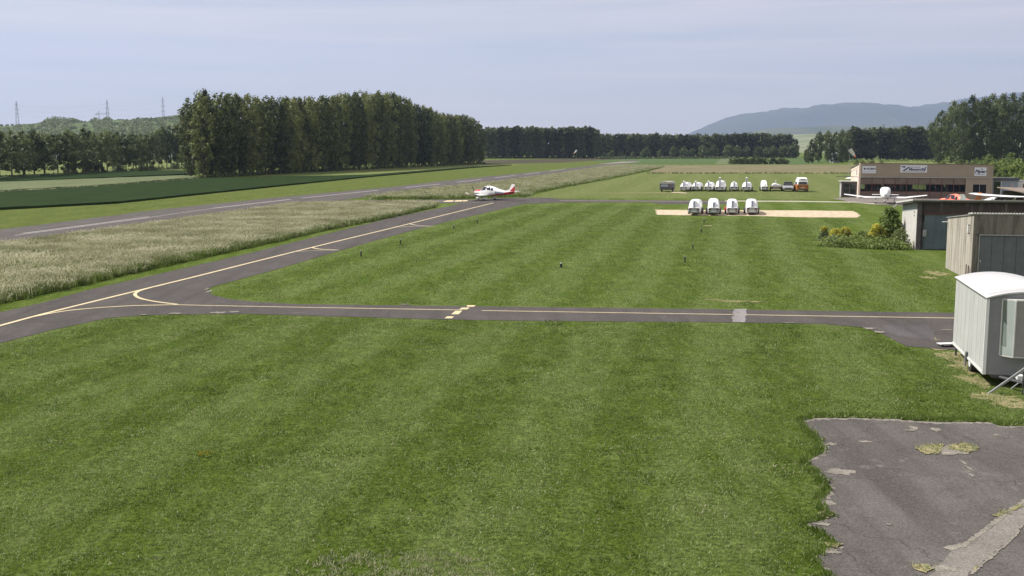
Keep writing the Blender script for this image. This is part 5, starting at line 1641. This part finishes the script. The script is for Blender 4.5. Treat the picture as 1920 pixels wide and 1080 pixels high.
MB().box(0.44, 0.66, -0.26, -0.145, 0.95, 1.42).build('meter_box', M['grey'], t, bevel=0.01)
MB().cyl((0.43, -0.17, 0.0), (0.43, -0.17, 2.0), 0.02, 0.02, 6).build('conduit', M['darkgrey'], t)
MB().loft([[(-0.35, -0.45, zn + 0.02), (La + .3, -0.45, zn + 0.02), (La + .3, -0.45, zn + 0.18), (-0.35, -0.45, zn + 0.18)], [(-0.35, Da + 0.5, zfar - 0.02), (La + .3, Da + .5, zfar - 0.02), (La + .3, Da + .5, zfar + 0.14), (-0.35, Da + .5, zfar + 0.14)]]).build('roof', M['rooffelt'], t)
MB().loft([[(-0.40, -0.5, zn + 0.13), (-0.353, -0.5, zn + 0.13), (-0.353, -0.5, zn + 0.25), (-0.40, -0.5, zn + 0.25)], [(-0.40, Da + .5, zfar + 0.09), (-0.353, Da + .5, zfar + 0.09), (-0.353, Da + .5, zfar + 0.21), (-0.40, Da + .5, zfar + 0.21)]]).build('verge_strip', M['plaster'], t)
MB().box(-0.35, La, -0.50, -0.455, zn + 0.13, zn + 0.21).build('drip_edge', M['roofedge'], t)
MB().cyl((-0.3, Da + 0.45, zfar - 0.02), (-0.9, Da + 0.45, zfar - 0.5), 0.05, 0.05, 8).build('rain_pipe', M['roofedge'], t)
MB().cyl((-0.9, Da + 0.45, zfar - 0.5), (-1.3, Da + .45, zfar - 0.62), 0.045, 0.045, 8).build('rain_pipe', M['roofedge'], t)
MB().box(-0.03, -0.003, 0.9, 1.0, 2.3, 2.42).build('wall_bracket', M['darkgrey'], t)
MB().box(-0.03, -0.003, 0.9, 1.0, 2.55, 2.67).build('wall_bracket', M['darkgrey'], t)

# ---- near shed B (stained concrete end wall)
pb = gp(1819, 526)
AB = R(10.5)
t = shed_frame(pb, 'nearer shed with stained pale end wall and weathered dark front', -AB, 'workshop_shed')
zn = zt(402.5, pb.y)
far = gp(1773, 502)
Db = math.hypot(far.x - pb.x, far.y - pb.y)
zfar = zt(409, far.y)
Lb = 9.0
MB().loft([[(0, 0.0, 0), (0.2, 0.0, 0), (0.2, Db, 0), (0, Db, 0)], [(0, 0, zn), (0.2, 0, zn), (0.2, Db, zfar), (0, Db, zfar)]]).build('end_wall', M['concretewall'], t)
MB().box(0.2, Lb, Db - 0.2, Db, 0, zfar).build('back_wall', M['concretewall'], t)
MB().loft([[(-0.06, -0.12, zn + 0.003), (Lb, -0.12, zn + 0.003), (Lb, -0.12, zn + 0.06), (-0.06, -0.12, zn + 0.06)], [(-0.06, Db + 0.15, zfar + 0.003), (Lb, Db + 0.15, zfar + 0.003), (Lb, Db + 0.15, zfar + 0.06), (-0.06, Db + .15, zfar + 0.06)]]).build('roof', M['steel'], t)
co = MB()
for i in range(60):       # corrugated sheet edge
    x = -0.05 + i * 0.15
    co.cyl((x, -0.15, zn + 0.075), (x, 0.9, zn + 0.075 - 0.09 * 0.9), 0.05, 0.05, 6)
co.build('corrugated_sheet', M['roofedge'], t)
zd2 = zt(441, pb.y)
MB().box(0.003, 0.30, -0.10, -0.003, 0, zd2).build('front_board', M['weathered'], t)
MB().box(0.003, Lb, -0.10, 0.05, zd2 + 0.07, zn - 0.003).build('front_board', M['weathered'], t)
MB().box(0.30, Lb, -0.16, -0.04, zd2, zd2 + 0.067).build('door_lintel', M['steel'], t)
MB().box(0.305, 0.36, -0.13, -0.04, 0.0, zd2 - 0.003).build('door_jamb', M['steel'], t)
d = MB()
for i in range(14):
    d.box(0.37 + i * 0.62, 0.37 + i * 0.62 + 0.605, -0.085, -0.02, 0.05, zd2 - 0.02)
dd = d.build('door', M['slate2'], t, bevel=0.006)
MB().box(0.42, 0.46, -0.12, -0.088, 1.02, 1.14).build('handle', M['offwhite'], dd)
MB().cyl((-0.1, 0.7, 2.55), (-0.1, 0.7, 2.95), 0.06, 0.06, 10).build('wall_lamp', M['white'], t)
MB().box(-0.1, -0.003, 0.66, 0.74, 2.5, 2.549).box(-0.1, -0.003, 0.66, 0.74, 2.951, 3.0).build('lamp_bracket', M['darkgrey'], t)
MB().cyl((-0.35, Db - 0.2, zfar - 0.22), (-0.005, Db - 0.2, zfar - 0.2), 0.03, 0.03, 6).build('overflow_pipe', M['offwhite'], t)
pp = MB().box(-0.20, -0.16, 0.25, 0.33, 0, 0.85).box(-0.12, -0.08, 0.10, 0.18, 0, 0.8).build('leaning_board', M['brown'])
pp.location = pb
pp.rotation_euler = (0, 0, -AB)
tag(pp, 'short brown boards leaning against the stained shed wall', 'board')

# ------------------------------------------------------------------ caravan in the foreground
c0 = gp(1843.5, 701.5, 0.36)     # near left lower corner
c1 = gp(1786.5, 644.5, 0.36)     # far left lower corner
dv = c1 - c0
Lc = math.hypot(dv.x, dv.y)
angc = math.atan2(dv.y, dv.x) - math.pi / 2
t = thing('showman_wagon', 'white bow roofed caravan wagon with bay window in the front', 'caravan', (c0.x, c0.y, 0), angc)
Wc = 2.35
zb_, zs_ = 0.36, zt(560, c0.y) 
zp = zs_ + 0.19
def arc(x0, x1, zs, zpk, n=16):
    out = []
    for i in range(n + 1):
        u = i / n
        out.append((lerp(x0, x1, u), zs + (zpk - zs) * (1 - (2 * u - 1) ** 2)))
    return out
# side and end skins
MB().box(0, 0.04, 0.04, Lc, zb_, zs_).build('side_wall', M['caravanside'], t)
MB().box(Wc - 0.04, Wc, 0.04, Lc, zb_, zs_).build('side_wall', M['caravanside'], t)
for y0, y1, nm, mt in ((0.0, 0.035, 'front_wall', 'caravanfront'), (Lc - 0.035, Lc, 'rear_wall', 'caravanside')):
    poly = [(Wc if nm == 'front_wall' else Wc - 0.042, zb_), (0.0 if nm == 'front_wall' else 0.042, zb_)] + [(max(0.0 if nm == 'front_wall' else 0.042, min(x, Wc if nm == 'front_wall' else Wc - 0.042)), z - 0.004) for x, z in arc(0, Wc, zs_, zp)]
    MB().prism(poly, y0, y1).build(nm, M[mt], t)
rf = MB()
a_out, a_in = arc(-0.05, Wc + 0.05, zs_ - 0.0, zp + 0.02), arc(-0.05, Wc + 0.05, zs_ - 0.0, zp + 0.02)
ringp = lambda y: [(x, y, z + 0.045) for x, z in a_out] + [(x, y, z + 0.003) for x, z in reversed(a_in)]
rf.loft([ringp(-0.10), ringp(Lc + 0.05)])
roof = rf.build('roof', M['roofwhite'], t, True)
for yy in (0.22, 0.42):
    s_ = MB()
    s_.loft([[(x, yy, z + 0.052) for x, z in a_out] , [(x, yy + 0.018, z + 0.052) for x, z in a_out]], caps=False, closed=False)
    s_.build('roof_seam', M['grey'], roof)
MB().box(-0.035, -0.003, -0.04, 0.06, zb_, zs_ - 0.005).box(-0.003, 0.06, -0.04, -0.003, zb_, zs_ - 0.005).build('corner_trim', M['white'], t)
rv = MB()
for i in range(26):
    z = zb_ + 0.06 + i * (zs_ - zb_ - 0.1) / 25
    rv.cyl((-0.043, 0.035, z), (-0.034, 0.035, z), 0.012, 0.012, 6)
rv.build('rivets', M['darkgrey'], t)
sm = MB()
for k in range(1, 8):
    y = Lc * k / 8
    sm.box(-0.006, -0.001, y - 0.006, y + 0.006, zb_ + 0.01, zs_ - 0.06)
sm.build('cladding_seam', M['offwhite'], t)
MB().box(-0.03, -0.003, 0.1, Lc, zb_, zb_ + 0.07).build('skirt_rail', M['offwhite'], t)
# bay window
bx0, bx1 = 0.42, 1.95
zA, zB = zb_ + 0.62, zs_ - 0.02
bay = MB()
poly = [(bx0, -0.003), (bx0 + 0.32, -0.30), (bx1 - 0.32, -0.30), (bx1, -0.003)]
bay.loft([[(x, y, zA - 0.03) for x, y in poly], [(x, y, zA) for x, y in poly]])
by = bay.build('bay_window', M['offwhite'], t)
MB().loft([[(x, y, zB) for x, y in poly], [(x, y, zB + 0.04) for x, y in poly]]).build('bay_roof', M['offwhite'], by)
curt = plain('net curtain behind glass', (0.36, 0.40, 0.37), 0.25, var=0.1, scale=0.8)
curd = plain('dark grey green pane', (0.20, 0.24, 0.21), 0.2, var=0.1, scale=0.8)  # darker grey green tone for one pane and the curtain fold
def pane(p, q, mat, nm='pane'):
    m = MB()
    m.quad((p[0], p[1], zA + 0.002), (q[0], q[1], zA + 0.002), (q[0], q[1], zB - 0.002), (p[0], p[1], zB - 0.002))
    o = m.build(nm, mat, by)
    return o
pane((bx0 + 0.02, -0.02), (bx0 + 0.31, -0.285), curt)
pane((bx0 + 0.33, -0.29), (bx0 + 0.88, -0.29), plain('grey pane', (0.30, 0.29, 0.28), 0.25, var=0.05))
pane((bx0 + 0.92, -0.29), (bx1 - 0.33, -0.29), curd)
pane((bx1 - 0.31, -0.285), (bx1 - 0.02, -0.02), curt)
MB().loft([[(bx0 + 0.02, -0.022, zA + 0.3), (bx0 + 0.05, -0.05, zB - 0.01), (bx0 + 0.02, -0.024, zB - 0.01)], [(bx0 + 0.14, -0.14, zA + 0.28), (bx0 + 0.09, -0.09, zB - 0.02), (bx0 + 0.03, -0.03, zB - 0.02)]]).build('curtain_fold', curd, by)
fr = MB()
for (x, y) in (poly[0], poly[1], (bx0 + 0.9, -0.295), poly[2], poly[3]):
    fr.box(x - 0.018, x + 0.018, y - 0.022, y + 0.012, zA + 0.001, zB - 0.001)
fr.build('window_frame', M['offwhite'], by)
# running gear
MB().box(0.25, Wc - 0.25, -0.0, Lc - 0.1, zb_ - 0.10, zb_ - 0.005).build('chassis', M['darkgrey'], t)
yw = Lc * 0.42
for x in (0.10, Wc - 0.10):
    xwheel(t, x, yw, 0.32, 0.18, 'white')
MB().box(-0.05, -0.004, yw + 0.25, yw + 0.42, zb_ - 0.02, zb_ + 0.22).build('latch', M['darkgrey'], t, bevel=0.01)
MB().cyl((-0.06, yw + 0.33, zb_ - 0.25), (-0.06, yw + 0.33, zb_ + 0.20), 0.035, 0.035, 8).build('support_leg', M['steel'], t)
MB().cyl((0.06, Lc - 0.3, 0.0), (0.06, Lc - 0.3, zb_), 0.035, 0.035, 8).build('support_leg', M['darkgrey'], t)
# drawbar
MB().cyl((0.45, 0.0, zb_ - 0.06), (1.17, -1.35, zb_ - 0.02), 0.05, 0.04, 8).cyl((Wc - 0.45, 0.0, zb_ - 0.06), (1.17, -1.35, zb_ - 0.02), 0.05, 0.04, 8).build('drawbar', M['darkgrey'], t)
MB().cyl((1.02, -0.75, 0.0), (1.02, -0.75, 0.55), 0.03, 0.03, 8).build('jockey_stand', M['steel'], t)
MB().box(0.80, 1.02, -0.70, -0.45, 0.36, 0.50).build('brake_box', M['white'], t, bevel=0.02)
MB().cyl((1.02, -0.72, 0.45), (0.62, -0.82, 0.12), 0.018, 0.018, 6).build('brake_lever', M['grey'], t)
# flap lying under the far corner
fl = gp(1776, 650)
o = MB().box(-0.33, 0.33, -0.16, 0.16, 0.10, 0.13).build('step_board', M['offwhite'])
o.location = (fl.x, fl.y, 0)
o.rotation_euler = (0, 0, R(8))
tag(o, 'flat grey board on the ground behind the caravan corner', 'board')
MB().box(-0.28, -0.2, -0.12, 0.12, 0, 0.099).box(0.2, 0.28, -0.12, 0.12, 0, 0.099).build('foot', M['darkgrey'], o)

# sloping rail with posts in front of the caravan
g0 = gp(1851, 738)
t = thing('ramp_rail', 'grey sloping rail with thin posts in front of the caravan', 'railing', (g0.x, g0.y, 0), R(-4))
MB().loft([[(0.0, -0.03, 0.0), (0.0, 0.03, 0.0), (0.06, 0.03, 0.0), (0.06, -0.03, 0.0)], [(1.12, -0.03, 0.88), (1.12, 0.03, 0.88), (1.16, 0.03, 0.80), (1.16, -0.03, 0.80)], [(2.3, -0.03, 1.0), (2.3, 0.03, 1.0), (2.3, 0.03, 0.93), (2.3, -0.03, 0.93)]]).build('rail', M['steel'], t)
for x, h in ((1.0, 0.72), (1.7, 0.88), (2.25, 0.93)):
    MB().cyl((x, 0, 0), (x, 0, h), 0.018, 0.018, 6).build('post', M['darkgrey'], t)

# ------------------------------------------------------------------ shrub bed by the shed
def shrub(label, px, py, wpx, toppy, mat, seed, kind='shrub', per=34, size=0.045, cr=0.14, ncl=60, flowers=None, tree=False):
    p = gp(px, py)
    Ht = zt(toppy, p.y)
    rad = abs(gx(px + wpx / 2, p.y) - gx(px, p.y))
    t = thing(kind, label, 'shrub', p, 0, None)
    r = np.random.RandomState(seed)
    cs, rs = [], []
    for k in range(ncl):
        u = r.rand() ** 0.8
        e = (1 - u * u) ** 0.5 if not tree else (0.35 + 0.65 * math.sin(math.pi * min(1, u + 0.08)) ** 0.7)
        a = r.rand() * 6.28
        q = rad * e * r.rand() ** 0.4 * 0.9
        cs.append((q * math.cos(a), q * math.sin(a) * 0.8, u * Ht * 0.93 if not tree else 0.15 + u * (Ht - 0.2)))
        rs.append(cr * (0.6 + 0.8 * r.rand()))
    me = quads_mesh('foliage', leaf_cloud(cs, rs, per, size, seed + 1), mat)
    c = bpy.data.objects.new('foliage', me); C.objects.link(c); c.parent = t
    st = MB()
    for k in range(5):
        a = k * 1.3
        st.cyl((0.05 * math.cos(a), 0.05 * math.sin(a), -0.02), (rad * 0.4 * math.cos(a), rad * 0.4 * math.sin(a), Ht * 0.7), 0.03, 0.01, 6)
    st.build('stems', M['bark'], t)
    if flowers:
        top = [c_ for c_ in cs if c_[2] > Ht * flowers]
        me = quads_mesh('flowers', leaf_cloud([(x, y, z + 0.08) for x, y, z in top], [cr * 1.15] * len(top), 60, size * 0.8, seed + 2), M['yellowleaf'])
        c = bpy.data.objects.new('flowers', me); C.objects.link(c); c.parent = t
    return t
shrub('tall light green leafy bush against the white shed wall', 1668, 456, 46, 391, M['bushleaf'], 1, per=24, size=0.10, cr=0.26, ncl=80, tree=True)
shrub('large shrub with yellow flowers left of the leafy bush', 1645, 456, 44, 421, M['bushleaf'], 2, flowers=0.35)
shrub('wide low shrub with yellow green flower heads', 1584, 455, 40, 428, M['sageleaf'], 3, flowers=0.45)
shrub('yellow green shrub at the left end of the bed', 1545, 455, 24, 426, M['sageleaf'], 4, flowers=0.6)
shrub('dark rounded green shrub at the shed corner', 1686, 466, 46, 428, M['tallgreen'], 5, ncl=90)
shrub('yellow green shrub between the two left flowering shrubs', 1566, 456, 30, 430, M['bushleaf'], 14, flowers=0.5)
shrub('loose green shrub in the middle of the bed', 1615, 457, 36, 432, M['bushleaf'], 15)
shrub('grey green low shrub at the front left of the bed', 1562, 461, 40, 441, M['sageleaf'], 6)
shrub('low green shrub at the front middle of the bed', 1605, 463, 48, 441, M['bushleaf'], 7)
shrub('low dense green shrub before the yellow flowers', 1645, 465, 50, 444, M['bushleaf'], 8)
far_strip('bed_weeds', [(1548, 461.5), (1600, 464), (1650, 466), (1690, 467)], 420, 0.7, 0.75, 0.07, M['bushleaf'], 28)
for i, (px, py, s, lab) in enumerate(((1696, 466, 0.16, 'pale stone at the foot of the shrub bed'), (1703, 467, 0.11, 'small white stone beside the shed corner'))):
    p = gp(px, py)
    r = random.Random(i)
    m = MB()
    m.loft([[(s * q * math.cos(a) * r.uniform(.85, 1.1), s * q * math.sin(a) * r.uniform(.85, 1.1), s * z) for a in [k * 6.283 / 9 for k in range(9)]] for q, z in ((0.8, 0), (1.0, 0.4), (0.8, 0.9), (0.35, 1.15))])
    o = m.build('garden_stone', M['stone'])
    o.location = p
    tag(o, lab, 'stone')

# ------------------------------------------------------------------ distant buildings, masts and crane
def house(label, px, Y, W, D, He, Hr, wall='plaster', rz=0.0, z0=0.0):
    t = thing('house', label, 'house', (gx(px, Y, z0), Y, z0), rz)
    MB().box(-W / 2, W / 2, 0, D, 0, He).build('wall', M[wall], t)
    MB().loft([[(-W / 2 - .3, y, He + 0.01), (0, y, He + Hr), (W / 2 + .3, y, He + 0.01)] for y in (-0.4, D + 0.4)]).build('roof', M['steel' if wall == 'greywall' else 'rooftile'], t)
    for i in range(max(1, int(W / 3))):
        x = -W / 2 + (i + 0.5) * W / max(1, int(W / 3))
        MB().box(x - 0.5, x + 0.5, -0.04, -0.003, 1.0, 2.3).build('window', M['glass'], t)
    return t
house('small pale grey house with gable among the clump of trees', 1568.5, 496, 2.9, 6, 3.3, 1.5, 'greywall')
house('long white house seen between trunks, left tree row', 222, 640, 16, 8, 4.5, 2, 'plaster')
house('white house seen between the tree row and the big wood', 360, 620, 13, 8, 4.2, 2, 'plaster')
house('pale house glimpsed behind the trees at far left', 120, 660, 14, 8, 4.5, 2.5, 'offwhite')
house('low pale barn behind the left tree row', 290, 700, 18, 8, 4.0, 2.0, 'offwhite')

def pylon(label, px, toppy, Y):
    zb0 = 30.0
    z1 = zt(toppy, Y)
    t = thing('power_pylon', label, 'pylon', (gx(px, Y), Y, 0), 0.2, 'lattice pylons on the hill')
    m = MB()
    hgt = z1 - zb0
    lv = [0, .15, .3, .45, .58, .68, .78, .88, 1.0]
    wd = lambda u: 3.0 * (1 - u) ** 1.1 + 0.5
    for a, b in zip(lv, lv[1:]):
        wa, wb = wd(a), wd(b)
        za_, zb2 = zb0 + a * hgt, zb0 + b * hgt
        for sx, sy in ((1, 1), (1, -1), (-1, -1), (-1, 1)):
            m.cyl((sx * wa, sy * wa, za_), (sx * wb, sy * wb, zb2), 0.22, 0.22, 4, False)
            m.cyl((sx * wa, sy * wa, za_), (-sx * wb if sx == sy else sx * wb, sy * wb if sx == sy else -sy * wb, zb2), 0.11, 0.11, 4, False)
    m.build('lattice_tower', M['pylon'], t)
    for u, L in ((0.62, 4.5), (0.76, 5.2), (0.9, 3.8)):
        z = zb0 + u * hgt
        MB().cyl((-L, 0, z), (L, 0, z), 0.2, 0.2, 4).cyl((-L, 0, z), (0, 0, z + 1.4), 0.12, 0.12, 4).cyl((L, 0, z), (0, 0, z + 1.4), 0.12, 0.12, 4).build('cross_arm', M['pylon'], t)
    return [(gx(px, Y), Y, zb0 + u * hgt, L) for u, L in ((0.62, 4.5), (0.76, 5.2), (0.9, 3.8))]
pts = [pylon('lattice pylon leftmost on the hill line', 36, 190, 1950), pylon('middle lattice pylon beside the tower crane', 205, 187, 1950), pylon('rightmost lattice pylon left of the big wood', 309, 182, 1950)]
for k in range(2):
    for u in range(3):
        a, b = pts[k][u], pts[k + 1][u]
        m = MB()
        prev = None
        for i in range(17):
            q = i / 16
            p = Vector((lerp(a[0], b[0], q), a[1], lerp(a[2], b[2], q) - 6.0 * 4 * q * (1 - q) - 1.0))
            if prev is not None:
                m.cyl(prev, p, 0.07, 0.07, 4, False)
            prev = p
        o = m.build('power_cable', M['pylon'])
        tag(o, 'thin cable sagging between the %s and next pylon, %s of three' % (('leftmost', 'middle')[k], ('lowest', 'second', 'top')[u]), 'cable', 'cables between the pylons')
Y = 1750
t = thing('tower_crane', 'small tower crane on the hill beside the middle pylon', 'crane', (gx(189, Y), Y, 0), 0)
z1 = zt(209, Y)
MB().box(-0.35, 0.35, -0.35, 0.35, 30, z1).build('mast', M['pylon'], t)
zj = zt(214, Y)
MB().box(-5.5, 17, -0.3, 0.3, zj, zj + 0.6).build('jib', M['pylon'], t)
MB().cyl((0, 0, z1), (15, 0, zj + .5), 0.09, 0.09, 4).cyl((0, 0, z1), (-5, 0, zj + .5), 0.09, 0.09, 4).build('stay', M['pylon'], t)
MB().box(-5.5, -3.5, -0.5, 0.5, zj - 1.0, zj - 0.01).build('counterweight', M['concrete'], t)

# ------------------------------------------------------------------ haze over the whole valley
hz_m = bpy.data.materials.new('valley haze')
hz_m.use_nodes = True
nt = hz_m.node_tree
nt.nodes.clear()
ou = nt.nodes.new('ShaderNodeOutputMaterial')
pv = nt.nodes.new('ShaderNodeVolumePrincipled')
pv.inputs['Color'].default_value = (0.56, 0.69, 1.0, 1)
pv.inputs['Density'].default_value = 0.000085
pv.inputs['Anisotropy'].default_value = 0.2
nt.links.new(pv.outputs[0], ou.inputs['Volume'])
hb = MB().box(-9200, 9200, -400, 14600, -1.5, 1300).build('haze', hz_m)
hb['kind'] = 'stuff'
